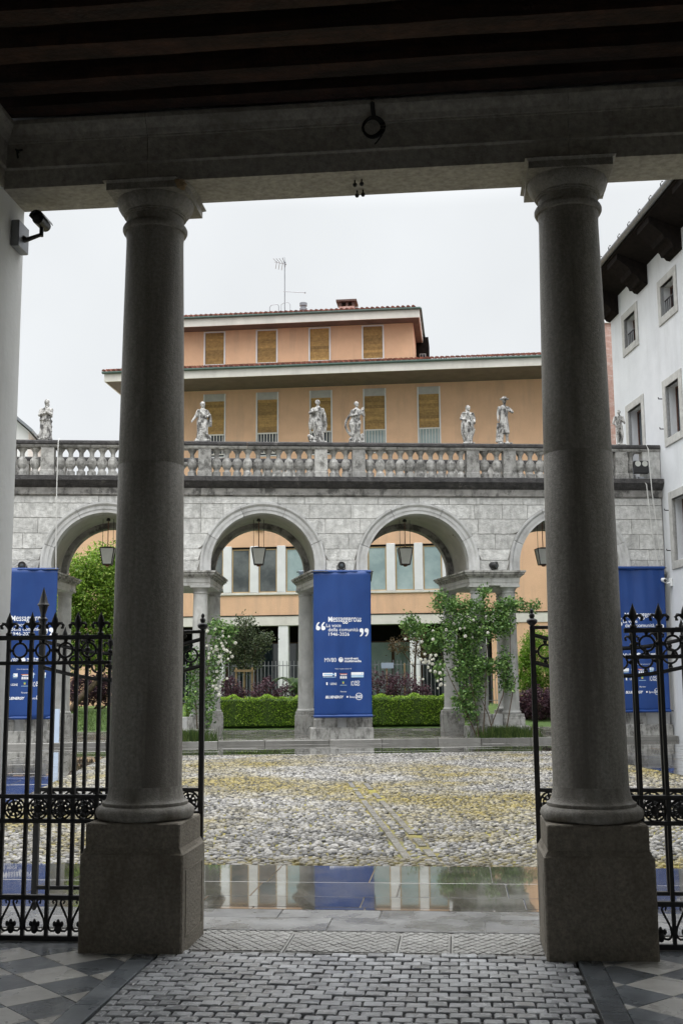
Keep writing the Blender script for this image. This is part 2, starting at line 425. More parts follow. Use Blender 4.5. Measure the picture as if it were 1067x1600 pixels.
M['print_o'] = mat('orange_print', (0.75, 0.22, 0.08), rough=0.6, bump=0)
M['print_y'] = mat('yellow_print', (0.75, 0.55, 0.10), rough=0.6, bump=0)
M['print_g'] = mat('green_print', (0.15, 0.45, 0.15), rough=0.6, bump=0)
M['lamp_gl'] = mat('frosted_lantern_glass', (0.52, 0.53, 0.50), (0.44, 0.45, 0.42), rough=0.3, bump=0)
M['copper'] = mat('copper_brown', (0.20, 0.09, 0.05), (0.14, 0.06, 0.035), rough=0.5, bump=0.05)
M['rope'] = mat('pale_cable', (0.62, 0.62, 0.60), rough=0.7, bump=0)
M['bark'] = mat('bark', (0.14, 0.10, 0.065), (0.07, 0.05, 0.035), rough=0.9, scale=8, bump=0.6)
M['stake'] = mat('stake_wood', (0.36, 0.26, 0.13), (0.25, 0.18, 0.09), rough=0.8, scale=8, bump=0.2)
M['pink_brick'] = mat('faded_pink_brick', (0.52, 0.34, 0.29), (0.40, 0.24, 0.20), rough=0.9, scale=9, bump=0.4, piece=0.2, stain=(.62, .56, .52), stain_amt=.7, stain_scale=3, stain_stretch=(1, 1, 3))
M['hedge_core'] = mat('hedge_inner_green', (0.09, 0.16, 0.025), (0.03, 0.06, 0.01), rough=.8, scale=9, bump=.6, bscale=30)
M['runnel'] = mat('runnel_stone', (0.17, 0.16, 0.14), (0.10, 0.095, 0.08), rough=0.2, rough2=.45, scale=5, bump=0.3, piece=.15)
M['dirt'] = mat('dry_grass_dirt', (0.3, 0.27, 0.2), (0.2, 0.17, 0.12), rough=0.9)

def cloth_mat():
    m = bpy.data.materials.new('blue_banner_cloth')
    m.use_nodes = True
    t = m.node_tree; N, L = t.nodes, t.links
    b = N['Principled BSDF']
    tc = N.new('ShaderNodeTexCoord')
    n = N.new('ShaderNodeTexNoise'); n.inputs['Scale'].default_value = 1.3; n.inputs['Detail'].default_value = 3
    L.new(tc.outputs['Object'], n.inputs['Vector'])
    r = N.new('ShaderNodeValToRGB')
    r.color_ramp.elements[0].position = 0.35; r.color_ramp.elements[1].position = 0.7
    r.color_ramp.elements[0].color = (0.008, 0.046, 0.205, 1); r.color_ramp.elements[1].color = (0.013, 0.062, 0.25, 1)
    L.new(n.outputs['Fac'], r.inputs[0]); L.new(r.outputs[0], b.inputs['Base Color'])
    b.inputs['Roughness'].default_value = 0.42
    tr = N.new('ShaderNodeBsdfTranslucent'); tr.inputs['Color'].default_value = (0.03, 0.14, 0.55, 1)
    mx = N.new('ShaderNodeMixShader'); mx.inputs[0].default_value = 0.12
    L.new(b.outputs[0], mx.inputs[1]); L.new(tr.outputs[0], mx.inputs[2])
    L.new(mx.outputs[0], N['Material Output'].inputs['Surface'])
    return m
M['blue'] = cloth_mat()

L_HEDGE = leaf_mat('hedge_leaf', (0.10, 0.21, 0.015), (0.32, 0.53, 0.045), (0.55, 0.72, 0.11), transl=.15)
L_ROSE = leaf_mat('rose_leaf', (0.04, 0.095, 0.025), (0.10, 0.21, 0.045), (0.23, 0.36, 0.10), transl=.2)
L_PURPLE = leaf_mat('purple_leaf', (0.035, 0.018, 0.028), (0.085, 0.035, 0.055), (0.17, 0.075, 0.10), transl=0.25)
L_TREE = leaf_mat('bright_tree_leaf', (0.07, 0.14, 0.015), (0.18, 0.32, 0.035), (0.36, 0.48, 0.09), transl=0.45)
L_OLIVE = leaf_mat('dull_green_leaf', (0.03, 0.05, 0.025), (0.07, 0.10, 0.045), (0.14, 0.17, 0.08))
L_LIME = leaf_mat('lime_leaf', (0.08, 0.17, 0.015), (0.17, 0.33, 0.03), (0.30, 0.48, 0.06), transl=0.4)
L_GRASS = leaf_mat('grass_blade', (0.03, 0.06, 0.012), (0.06, 0.11, 0.02), (0.13, 0.18, 0.04))
L_PALM = leaf_mat('palm_leaf', (0.03, 0.07, 0.02), (0.06, 0.12, 0.035), (0.11, 0.18, 0.05))
L_FLOWER = leaf_mat('white_petal', (0.62, 0.60, 0.48), (0.75, 0.74, 0.66), (0.84, 0.84, 0.78))

# ---------------------------------------------------------------- ground sheets
g = MB(); g.add([(-400, -400, -0.14), (400, -400, -0.14), (400, 900, -0.14), (-400, 900, -0.14)], [(0, 1, 2, 3)])
struct(g.build('ground', M['soil']))

# ---------------------------------------------------------------- passage: floor
UL, UR = -2.67, 2.47            # inner faces of the side walls
VB = -12.0                      # street end
floor = struct(at('passage_floor', PO, 0, 0))
b = MB(); b.box(UL - .1, UR + .1, VB, 0.12, -0.10, -0.022)
b.build('floor_bed', M['joint'], floor)
BL, BR = -1.40, 1.235           # carriage way of grey pavers
# bricks: rows along v, laid in running bond, the nearest 300 to the eye as parts
bw, bd = 0.116, 0.098
proto = []
for k in range(6):
    q = MB()
    sx, sy = bw / 2 - 0.004 - rnd(0, .002), bd / 2 - 0.0065 - rnd(0, .002)
    q.cbox(-sx, sx, -sy, sy, -0.05, 0, 0.004)
    proto.append(q)
pm = [q.mesh('paver', M['brick']) for q in proto]
rest = MB()
row = 0
v = 0.075
nb_ = 0
while v > -6.5:
    off = (row % 2) * bw / 2
    u = BL + off - bw
    while u < BR + bw:
        c0, c1 = max(u - bw / 2, BL), min(u + bw / 2, BR)
        if c1 - c0 > 0.035:
            full = (c1 - c0) > bw - 1e-4
            zz = rnd(-0.008, 0.002) + 0.006 * math.sin(u * 3 + v * 2)
            if v > -1.28 and full and nb_ < 300:
                o = link('brick', pm[random.randrange(6)], floor, (u + rnd(-.002, .002), v + rnd(-.002, .002), zz))
                o.rotation_euler = (rnd(-.02, .02), rnd(-.02, .02), rnd(-.025, .025))
                nb_ += 1
            else:
                rest.cbox(c0 + .0065, c1 - .0065, v - bd / 2 + .007, v + bd / 2 - .007, -0.05, zz, 0.006)
        u += bw
    v -= bd
    row += 1
stuff(rest.build('bricks_beyond', M['brick'], floor))
# marble border strips
for (a0, a1) in ((BL - 0.155, BL - 0.008), (BR + 0.008, BR + 0.150)):
    v = 0.02
    while v > -6.5:
        ln = rnd(0.9, 1.3)
        q = MB(); q.cbox(a0, a1, v - ln + .003, v, -0.05, 0.002, 0.003); q.build('border_strip', M['marble_g'], floor)
        v -= ln
# frames beside the gate sills and the diagonal checker
def clip_poly(poly, axis, val, keep_less):
    out = []
    n = len(poly)
    for i in range(n):
        p, q = poly[i], poly[(i + 1) % n]
        ip = (p[axis] <= val) == keep_less or p[axis] == val
        iq = (q[axis] <= val) == keep_less or q[axis] == val
        if ip:
            out.append(p)
        if ip != iq:
            t = (val - p[axis]) / (q[axis] - p[axis])
            out.append((p[0] + t * (q[0] - p[0]), p[1] + t * (q[1] - p[1])))
    return out
def checker(u0, u1, side):
    d = 0.46 / 2                       # half diagonal of a tile
    hi = 0.14
    q = MB(); q.cbox(u0, u1, hi + .004, hi + .16, -0.05, 0.0, 0.003); q.build('border_strip', M['marble_g'], floor)
    i = 0
    for i in range(-2, 40):
        for j in range(-3, 14):
            cu = u0 + j * d + 0.06; cv = hi - i * d
            if (i + j) % 2:
                continue
            s = d - 0.003
            poly = [(cu - s, cv), (cu, cv - s), (cu + s, cv), (cu, cv + s)]
            for ax, val, kl in ((0, u0, False), (0, u1, True), (1, hi, True), (1, -6.4, False)):
                if poly:
                    poly = clip_poly(poly, ax, val, kl)
            if len(poly) < 3:
                continue
            ar = abs(sum(poly[k][0] * poly[(k + 1) % len(poly)][1] - poly[(k + 1) % len(poly)][0] * poly[k][1] for k in range(len(poly)))) / 2
            if ar < 0.002:
                continue
            q = MB(); q.exz(poly, -0.05, rnd(-0.001, 0.001), 0.002)
            m_ = M['marble_g'] if (i % 2 == 0) else M['marble_w']
            q.build('marble_tile', m_, floor)
checker(UL + 0.01, BL - 0.16, -1)
checker(BR + 0.155, UR - 0.01, 1)
# sills under the side railings (behind the checker, between wall and pedestal)
for (a0, a1) in ((UL + .01, -1.955), (1.765, UR - .01)):
    q = MB(); q.cbox(a0, a1, 0.31, 0.70, -0.05, 0.004, 0.004); q.build('gate_sill', M['threshold'], floor)

# threshold: slabs cut with diamonds
th = struct(at('threshold', PO, 0, 0))
edges = [-1.262, -0.62, 0.115, 0.46, 1.07]
q = MB(); q.box(-1.28, 1.08, 0.125, 0.80, -0.10, -0.012); q.build('threshold_bed', M['joint'], th)
for k in range(4):
    a0, a1 = edges[k] + .004, edges[k + 1] - .004
    q = MB(); q.cbox(a0, a1, 0.13, 0.76, -0.08, -0.007, 0.003); slab = q.build('threshold_slab', M['threshold'], th)
    dm = MB()
    da, db = 0.034, 0.048
    for i in range(-2, int((a1 - a0) / da) + 3):
        for j in range(-1, int(0.62 / db) + 2):
            if (i + j) % 2:
                continue
            cu, cv = a0 + i * da, 0.14 + j * db
            poly = [(cu - da + .005, cv), (cu, cv - db + .006), (cu + da - .005, cv), (cu, cv + db - .006)]
            for ax, val, kl in ((0, a0 + .012, False), (0, a1 - .012, True), (1, 0.145, False), (1, 0.745, True)):
                if poly:
                    poly = clip_poly(poly, ax, val, kl)
            if len(poly) < 3:
                continue
            dm.exz(poly, -0.009, rnd(-0.001, 0.003), 0.003)
    stuff(dm.build('diamond_studs', M['threshold'], slab))

# ---------------------------------------------------------------- court paving in front of the gate
TILT = math.radians(-0.22)
def fall(v):
    return -math.tan(TILT) * max(0.0, min(v, 3.62) - 0.78)
near = struct(at('court_paving', PO, 0, 0))
def tilted(a0, a1, v0, v1, dz, m_, name, parent, thick=0.07, c=0.004):
    q = MB(); q.cbox(a0, a1, v0, v1, -thick, 0, c)
    q.v = [(x, y, z + fall(y) + dz) for (x, y, z) in q.v]
    return q.build(name, m_, parent)
tilted(-9.0, 9.0, 0.70, 3.62, -0.012, M['slab_joint'], 'joint_bed', near, c=0.001)
tilted(-0.02, 9.0, 0.705, 0.72, -0.02, M['joint'], 'joint_bed', near, c=0.001)
rows = [(0.775, 1.20, M['damp_slab']), (1.205, 1.50, M['damp_slab']), (1.506, 1.60, M['wet_slab']), (1.606, 2.03, M['wet_slab']), (2.036, 2.68, M['wet_slab']), (2.686, 3.58, M['wet_slab'])]
for r_, (v0, v1, m_) in enumerate(rows):
    u = -8.6 + 0.37 * r_
    while u < 8.6:
        ln = rnd(0.75, 1.35)
        zlip = 0.0
        tilted(u, u + ln - 0.005, v0, v1, rnd(-.0008, .0008), m_, 'paving_slab', near)
        u += ln
# ---------------------------------------------------------------- cobbled field
cob = struct(at('cobbled_court', AR, 0, 0))
CU0, CU1, CV1 = -6.2, 5.2, -5.0
ZC = fall(3.62) + 0.0
def court_z(y):         # y in the arcade frame; the court rises gently from the near gutter
    return ZC + (0 - ZC) * max(0.0, min(1.0, (y + 23.0) / 18.0))
def po_v_of(ar_u, ar_v):
    P = AR.W(ar_u, ar_v); d = P - PO.o
    return d.dot(PO.v), d.dot(PO.u)
bed = MB()
nu, nv = 24, 40
for i in range(nv + 1):
    for j in range(nu + 1):
        uu = -11.0 + j * 21.0 / nu
        vv = -24.2 + i * 24.0 / nv
        pv_, pu_ = po_v_of(uu, vv)
        bed.v.append((uu, vv, court_z(vv) - 0.025 if pv_ > 3.0 else -0.13))
for i in range(nv):
    for j in range(nu):
        a = i * (nu + 1) + j
        bed.f.append((a, a + 1, a + nu + 2, a + nu + 1))
bed.build('cobble_bed', M['moss'], cob)
# one dome of 6 sides, placed by numpy
pts = []
du, dv = 0.090, 0.070
nr = int(19.5 / dv)
for r_ in range(nr):
    vv = CV1 - 0.03 - r_ * dv
    us = np.arange(CU0 + (r_ % 2) * du / 2, CU1, du)
    us = us + RNG.uniform(-.022, .022, us.size)
    vvs = vv + RNG.uniform(-.02, .02, us.size)
    for uu, v2 in zip(us, vvs):
        pts.append((uu, v2))
pts = np.array(pts)
W_ = np.array([[*AR.W(0, 0)[:2]]]) + pts[:, :1] * np.array([[AR.u.x, AR.u.y]]) + pts[:, 1:] * np.array([[AR.v.x, AR.v.y]])
rel = W_ - np.array([[PO.o.x, PO.o.y]])
pv_ = rel @ np.array([PO.v.x, PO.v.y])
depth = W_[:, 1]
lat = W_[:, 0]
keep = (pv_ > 3.66) & (np.abs(lat) < depth * 0.36 + 1.2)
pts, depth, lat, pv_ = pts[keep], depth[keep], lat[keep], pv_[keep]
# narrow stone runnels cross the field: leave them free
RA, RB = np.array([-.81, -13.3]), np.array([-1.0, -22.4])
RD = (RB - RA) / np.linalg.norm(RB - RA); RN = np.array([-RD[1], RD[0]])
side = (pts - RA) @ RN; along = (pts - RA) @ RD
free = ~((np.abs(np.abs(side) - .13) < .07) & (along > 0) & (along < 9.0))
pts, depth, lat, pv_ = pts[free], depth[free], lat[free], pv_[free]
order = np.argsort(depth + 50 * (np.abs(lat) > depth * 0.155))
single = set(order[:300].tolist())
def cobble_pts(sx, sy, h, n=7):
    vs_ = []
    for k, (rr, zz) in enumerate(((1.0, -0.03), (0.93, 0.25), (0.55, 0.85))):
        for i in range(n):
            t = 2 * PI * i / n
            vs_.append((sx * rr * math.cos(t), sy * rr * math.sin(t), -0.02 if k == 0 else h * zz))
    vs_.append((0, 0, h))
    fs = []
    for k in range(2):
        for i in range(n):
            j = (i + 1) % n
            fs.append((k * n + i, k * n + j, k * n + n + j, k * n + n + i))
    for i in range(n):
        fs.append((2 * n + i, 2 * n + (i + 1) % n, 3 * n))
    return vs_, fs
cp = []
for k in range(8):
    vs_, fs = cobble_pts(rnd(.032, .046), rnd(.022, .031), rnd(.016, .026))
    q = MB(); q.add([(x + rnd(-.004, .004), y + rnd(-.004, .004), z) for x, y, z in vs_], fs)
    cp.append(q.mesh('cobble', M['cobble'], smooth=50))
base_v, base_f = cobble_pts(0.039, 0.0265, 0.021)
base_v = np.array(base_v); nbv = len(base_v)
others = [k for k in range(len(pts)) if k not in single]
for k in sorted(single):
    o = link('cobble', cp[random.randrange(8)], cob, (pts[k, 0], pts[k, 1], court_z(pts[k, 1]) - 0.022 + rnd(-.004, .004)), rnd(-.5, .5))
n = len(others)
P2 = pts[others]
ang = RNG.uniform(-.6, .6, n); sx = RNG.uniform(.6, 1.32, n); sy = RNG.uniform(.65, 1.3, n); sz = RNG.uniform(.7, 1.3, n)
vx = base_v[None, :, 0] * sx[:, None] + RNG.uniform(-.004, .004, (n, nbv)); vy = base_v[None, :, 1] * sy[:, None] + RNG.uniform(-.004, .004, (n, nbv))
X = P2[:, :1] + vx * np.cos(ang)[:, None] - vy * np.sin(ang)[:, None]
Y = P2[:, 1:] + vx * np.sin(ang)[:, None] + vy * np.cos(ang)[:, None]
Z = base_v[None, :, 2] * sz[:, None] + np.array([court_z(y) for y in P2[:, 1]])[:, None] - 0.022 + RNG.uniform(-.005, .004, n)[:, None]
VV = np.stack([X, Y, Z], -1).reshape(-1, 3)
def np_mesh(name, verts, faces_flat, sizes, m_, smooth=False):
    me = bpy.data.meshes.new(name)
    me.vertices.add(len(verts)); me.vertices.foreach_set('co', np.asarray(verts, np.float32).ravel())
    me.loops.add(len(faces_flat)); me.loops.foreach_set('vertex_index', np.asarray(faces_flat, np.int32))
    me.polygons.add(len(sizes))
    st = np.concatenate([[0], np.cumsum(sizes)[:-1]]).astype(np.int32)
    me.polygons.foreach_set('loop_start', st)
    me.polygons.foreach_set('use_smooth', np.full(len(sizes), smooth))
    me.materials.append(m_)
    me.update(calc_edges=True)
    return me
ff = np.concatenate([np.array(f_) for f_ in base_f]); fs_ = np.array([len(f_) for f_ in base_f])
FF = (ff[None, :] + (np.arange(n) * nbv)[:, None]).ravel(); SS = np.tile(fs_, n)
stuff(link('cobbles_beyond', np_mesh('cobbles_beyond', VV, FF, SS, M['cobble'], True), cob))

for sg in (-1, 1):
    t = 0.0
    while t < 8.9:
        ln = rnd(.22, .42)
        c_ = RA + RD * (t + ln / 2) + RN * (.13 * sg)
        if random.random() < .25:
            t += ln
            continue
        q = MB(); q.cbox(-.042, .042, -ln / 2 + .006, ln / 2 - .006, -.05, 0, .006)
        o = q.build('runnel_stone', M['runnel'], cob); o.location = (c_[0], c_[1], court_z(c_[1]) - .006 + rnd(-.003, .003)); o.rotation_euler = (0, 0, math.atan2(RD[1], RD[0]) - PI / 2)
        t += ln
# slab margins of the court: along both sides and in front of the arcade
marg = struct(at('court_margin', AR, 0, 0))
def margin_slabs(u0, u1, v0, v1, su, sv, m_='court_slab'):
    vv = v0; k = 0
    while vv < v1 - .05:
        e = min(vv + sv, v1)
        uu = u0 - (k % 2) * su * 0.4
        while uu < u1:
            a0, a1 = max(uu, u0), min(uu + su, u1)
            pv__, _ = po_v_of((a0 + a1) / 2, (vv + e) / 2)
            if a1 - a0 > .06 and pv__ > 4.0:
                zc = court_z((vv + e) / 2)
                q = MB(); q.cbox(a0 + .005, a1 - .005, vv + .005, e - .005, zc - .08, zc + 0.002 + rnd(-.003, .003), .005)
                q.build('paving_slab', M[m_], marg)
            uu += su
        vv = e; k += 1
margin_slabs(CU1 + .02, 9.94, -22, CV1, 1.5, 0.9, 'wet_slab')
margin_slabs(-9.9, CU0 - .02, -22, CV1, 1.5, 0.9, 'wet_slab')
margin_slabs(-11.5, 9.94, CV1, -0.42, 1.6, 0.75, 'wet_slab')
# arcade pavement with its kerb
def pave_z(v):
    return 0.13 + 0.03 * max(0.0, min(v + 0.3, 4.4))
pav = struct(at('arcade_pavement', AR, 0, 0))
u = -11.5
while u < 9.9:
    ln = min(rnd(1.2, 1.9), 9.93 - u)
    q = MB(); q.cbox(u + .004, u + ln - .004, -0.42, -0.13, -0.1, 0.13 + rnd(-.006, .006), .015); q.build('kerb', M['court_slab'], pav)
    u += ln
v = -0.125; k = 0
while v < 4.0:
    u = -11.5 + (k % 2) * 0.5
    while u < 9.9:
        ln = min(rnd(0.9, 1.3), 9.93 - u)
        if ln > .08:
            q = MB(); q.cbox(u + .004, u + ln - .004, v + .004, v + .60, -0.05, 0, .005)
            q.v = [(x, y, z + pave_z(y) + 0) for x, y, z in q.v]
            q.build('paving_slab', M['court_slab'], pav)
        u += ln
    v += .605; k += 1
q = MB(); q.box(-11.5, 9.93, -0.40, 4.05, -0.1, 0.10); q.build('pavement_bed', M['joint'], pav)
# garden ground behind, rising to the house
gd = MB()
prof = [(4.05, 0.10), (4.06, 0.24), (4.6, 0.30), (6.5, 0.5), (9.5, 0.86), (14.0, 0.9), (30, 0.9)]
for (vv, zz) in prof:
    gd.v += [(-40, vv, zz), (30, vv, zz)]
for k in range(len(prof) - 1):
    gd.f.append((2 * k, 2 * k + 1, 2 * k + 3, 2 * k + 2))
gl = gd.build('garden_ground', M['lawn']); gl.location = AR.o; gl.rotation_euler = (0, 0, AR.rz)
struct(gl)

# ---------------------------------------------------------------- the gateway house: walls, ceiling
hs_ = at('gateway_house', PO, 0, 0)
tag(hs_, 'pale plastered wall of the passage at the left edge, with a stone cornice on top', 'wall')
q = MB(); q.box(UL - 0.55, UL, VB, 0.505, -0.1, 5.80); q.build('side_wall', M['plaster_in'], hs_)
q = MB(); q.box(UR, UR + 0.55, VB, 0.505, -0.1, 5.80); q.build('side_wall', M['plaster_in'], hs_)
# unseen street end behind us; its doorway is added and sized for fill light
q = MB(); q.box(UL - .55, -1.1, VB - .4, VB - .002, -0.1, 6.2); q.box(1.1, UR + .55, VB - .4, VB - .002, -0.1, 6.2); q.box(-1.1, 1.1, VB - .4, VB - .002, 3.2, 6.2)
q.build('street_wall', M['plaster_in'], hs_)
q = MB(); q.box(-11.5, UL - .552, 0.10, 0.50, -0.1, 9.0); q.box(UR + .552, 8.6, 0.10, 0.50, -0.1, 9.0); q.box(UL - .552, UR + .552, 0.13, 0.49, 5.79, 9.0)
q.build('court_facade', M['white_pl'], hs_)
q = MB(); q.box(UL - .55, UR + .55, VB - .4, 0.128, 6.08, 6.3); q.build('floor_slab', M['deck'], hs_)
# cornice along the side walls, returning the lintel's mouldings
def side_cornice(sgn, x):
    pr = [(0, 5.30), (0.018, 5.30), (0.018, 5.44), (0.032, 5.45), (0.032, 5.64), (0.045, 5.65), (0.062, 5.69), (0.10, 5.74), (0.10, 5.775), (0, 5.775)]
    q = MB(); q.exv([(x + sgn * p[0], p[1]) for p in pr], VB + .01, 0.07); q.build('wall_cornice', M['lintel'], hs_)
side_cornice(1, UL); side_cornice(-1, UR)

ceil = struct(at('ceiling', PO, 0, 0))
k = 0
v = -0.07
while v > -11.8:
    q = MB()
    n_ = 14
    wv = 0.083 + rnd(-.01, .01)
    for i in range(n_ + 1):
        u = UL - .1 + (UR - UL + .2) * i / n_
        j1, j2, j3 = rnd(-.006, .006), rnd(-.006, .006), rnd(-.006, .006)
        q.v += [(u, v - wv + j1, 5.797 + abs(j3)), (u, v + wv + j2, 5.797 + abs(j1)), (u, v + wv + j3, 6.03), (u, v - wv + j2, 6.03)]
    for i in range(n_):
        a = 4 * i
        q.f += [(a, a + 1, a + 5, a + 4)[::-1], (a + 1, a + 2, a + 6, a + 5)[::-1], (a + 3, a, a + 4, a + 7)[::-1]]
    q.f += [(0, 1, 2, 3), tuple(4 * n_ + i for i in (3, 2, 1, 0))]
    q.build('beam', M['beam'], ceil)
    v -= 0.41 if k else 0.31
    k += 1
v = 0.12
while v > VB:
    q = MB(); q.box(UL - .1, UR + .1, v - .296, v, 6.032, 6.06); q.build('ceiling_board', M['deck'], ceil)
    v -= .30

# ---------------------------------------------------------------- lintel
lin = at('stone_lintel', PO, 0, 0, 5.30)
tag(lin, 'moulded grey stone lintel spanning the gateway on two columns', 'lintel')
pr = [(0.10, 0.0), (0.51, 0.0), (0.51, 0.478), (0.0, 0.478), (0.0, 0.445), (0.012, 0.425), (0.045, 0.385), (0.058, 0.35), (0.07, 0.348), (0.07, 0.335), (0.08, 0.333),
      (0.08, 0.165), (0.07, 0.16), (0.07, 0.145), (0.10, 0.14)]
cuts = [UL - .05, -0.9, 0.75, UR + .05]
cuts = [UL - .05, -1.595, 1.40, UR + .05]
for i in range(3):
    q = MB(); q.exu(pr, cuts[i] + (0.0015 if i else 0), cuts[i + 1] - (0.0015 if i < 2 else 0)); q.build('lintel_block', M['lintel'], lin)

# ---------------------------------------------------------------- two great columns
def great_column(u, label, broken):
    r = at('stone_column', PO, u, 0.33)
    tag(r, label, 'column')
    q = MB()
    hw, hd = 0.343, 0.33
    # dado, chamfered into the die above
    q.cbox(-hw, hw, -hd, hd, -0.02, 0.625, 0.012)
    ped = q.build('pedestal', M['ped'], r)
    q = MB()
    a, b_ = hw - .012, hd - .012; c_, d_ = 0.316, 0.304
    q.add([(-a, -b_, .624), (a, -b_, .624), (a, b_, .624), (-a, b_, .624), (-c_, -d_, .655), (c_, -d_, .655), (c_, d_, .655), (-c_, d_, .655)],
          [(0, 1, 5, 4), (1, 2, 6, 5), (2, 3, 7, 6), (3, 0, 4, 7), (4, 5, 6, 7), (3, 2, 1, 0)])
    q.cbox(-c_, c_, -d_, d_, .65, .812, 0.008)
    q.build('pedestal_die', M['ped'], ped)
    sgn = 1 if u < 0 else -1
    q = MB()
    x_ = sgn * hw
    for (y0, y1, z0, z1) in ((-.24, .24, .50, .508), (-.24, .24, .085, .093), (-.24, -.232, .093, .50), (.232, .24, .093, .50)):
        q.box(min(x_ - .002, x_ + sgn * .004), max(x_ - .002, x_ + sgn * .004), y0, y1, z0, z1)
    q.build('panel_line', M['ped'], ped)
    q = MB()
    q.lathe([(.27, .81), (.305, .815), (.325, .83), (.335, .858), (.327, .885), (.305, .902), (.288, .905), (.290, .912), (.290, .926), (.276, .932), (.264, .945), (.256, .97), (.250, 1.0), (.246, 1.03)], 48)
    q.build('base', M['col'], r, smooth=40)
    q = MB()
    q.lathe([(.2458, 1.031), (.244, 1.5), (.241, 2.1), (.2365, 2.7), (.2315, 3.246), (.2285, 3.25), (.2285, 3.255), (.2312, 3.259), (.226, 3.7), (.218, 4.3), (.2075, 4.90), (.208, 4.94), (.213, 4.97), (.213, 4.985)], 48)
    q.build('shaft', M['col'], r, smooth=40)
    q = MB()
    q.lathe([(.212, 4.984), (.228, 4.988), (.236, 5.005), (.236, 5.022), (.228, 5.038), (.214, 5.042), (.208, 5.046), (.207, 5.10), (.219, 5.102), (.219, 5.113), (.229, 5.115), (.229, 5.126), (.252, 5.15), (.270, 5.18), (.279, 5.21), (.279, 5.226)], 48)
    q.build('capital', M['col'], r, smooth=35)
    h = 0.287
    if broken:
        poly = [(-h, -h), (h - .075, -h), (h - .05, -h + .05), (h - .015, -h + .10), (h, -h + .17), (h, h), (-h, h)]
        poly2 = [(-.31, -.31), (.31 - .085, -.31), (.31 - .05, -.31 + .06), (.31 - .02, -.31 + .13), (.31, -.31 + .20), (.31, .31), (-.31, .31)]
    else:
        poly = [(-h, -h), (h, -h), (h, h), (-h, h)]
        poly2 = [(-.31, -.31), (.31, -.31), (.31, .31), (-.31, .31)]
    q = MB(); q.exz(poly, 5.2255, 5.2755)
    n_ = len(poly)
    q.add([(p[0], p[1], 5.276) for p in poly] + [(p[0], p[1], 5.29) for p in poly2] + [(p[0], p[1], 5.299) for p in poly2],
          [tuple(range(n_ - 1, -1, -1)), tuple(range(2 * n_, 3 * n_))] + [(k * n_ + i, k * n_ + (i + 1) % n_, k * n_ + n_ + (i + 1) % n_, k * n_ + n_ + i) for k in range(2) for i in range(n_)])
    q.build('abacus', M['col'], r)
    if broken:
        q = MB()
        q.ball((h - .05, -h + .06, 5.262), 0.05, 0.07, 0.034, 9, 6)
        q.v = [(x + rnd(-.01, .01), y + rnd(-.01, .01), min(z + rnd(-.006, .006), 5.298)) for x, y, z in q.v]
        o = q.build('broken_corner', M['broken'], r)
        o['label'] = 'rough brown break at the corner of the capital'
    return r
M['broken'] = mat('raw_broken_stone', (0.34, 0.24, 0.13), (0.17, 0.11, 0.06), rough=0.9, scale=12, bump=0.8, bscale=60)
great_column(-1.595, 'grey stone column with a broken capital corner, beside the pale wall', True)
great_column(1.40, 'grey stone column with an unbroken capital, in front of the white house', False)

# ---------------------------------------------------------------- iron screens and gate leaves
def unit(fn, name, m_, smooth=None):
    q = MB(); fn(q); return q.mesh(name, m_, smooth)
def fleur(q, s=1.0):
    q.lathe([(.012 * s, 0), (.022 * s, .006 * s), (.024 * s, .02 * s), (.013 * s, .03 * s), (.012 * s, .045 * s), (.018 * s, .062 * s), (.026 * s, .085 * s), (.022 * s, .115 * s), (.010 * s, .145 * s), (.001, .172 * s)], 10)
    for sg in (-1, 1):
        pts = [(sg * .008 * s, 0, .062 * s), (sg * .028 * s, 0, .088 * s), (sg * .048 * s, 0, .09 * s), (sg * .060 * s, 0, .075 * s), (sg * .055 * s, 0, .058 * s), (sg * .045 * s, 0, .058 * s)]
        q.tube(pts, [.010 * s, .012 * s, .013 * s, .012 * s, .011 * s, .009 * s], 6)
def ring_unit(q):
    q.ring((0, 0, 0), .050, .0085, 'y', 18, 6)
    for a in range(4):
        t = a * PI / 2
        q.ball((.066 * math.cos(t), 0, .066 * math.sin(t)), .013, .010, .013, 8, 5)
        q.ring((.073 * math.cos(t), 0, .073 * math.sin(t)), .012, .0045, 'y', 8, 4)
def rosette(q):
    q.ring((0, 0, 0), .070, .0075, 'y', 20, 6)
    q.ring((0, 0, 0), .050, .0055, 'y', 16, 5)
    q.ball((0, 0, 0), .030, .014, .030, 10, 6)
    for a in range(8):
        t = a * PI / 4 + .2
        q.tube([(.02 * math.cos(t), 0, .02 * math.sin(t)), (.066 * math.cos(t), 0, .066 * math.sin(t))], .008, 5)
        q.ball((.044 * math.cos(t), 0, .044 * math.sin(t)), .013, .008, .013, 6, 4)
def scroll(q):
    for sg in (-1, 1):
        pts = []
        for i in range(9):
            t = i / 8
            pts.append((sg * (.012 + .058 * math.sin(t * PI / 2) ** 1.5), 0, .225 - .16 * t))
        for i in range(1, 7):
            t = i / 6 * PI * 1.25
            pts.append((sg * (.040 + .030 * math.cos(t)), 0, .065 - .035 * math.sin(t)))
        q.tube(pts, .008, 6)
        q.tube([(sg * .012, 0, .225), (sg * .03, 0, .238), (sg * .042, 0, .225), (sg * .034, 0, .21)], .007, 6)
    q.ball((0, 0, .045), .026, .012, .034, 8, 5)
    for a in (-.9, 0, .9):
        q.ball((.034 * math.sin(a), 0, .055 + .036 * math.cos(a)), .012, .009, .02, 7, 5)
ME_FLEUR = unit(lambda q: fleur(q), 'finial', M['iron'], 50)
ME_FLEUR_S = unit(lambda q: fleur(q, 0.8), 'finial', M['iron'], 50)
ME_RING = unit(ring_unit, 'ring', M['iron'], 50)
ME_ROS = unit(rosette, 'rosette', M['iron'], 50)
ME_SCR = unit(scroll, 'scroll', M['iron'], 50)
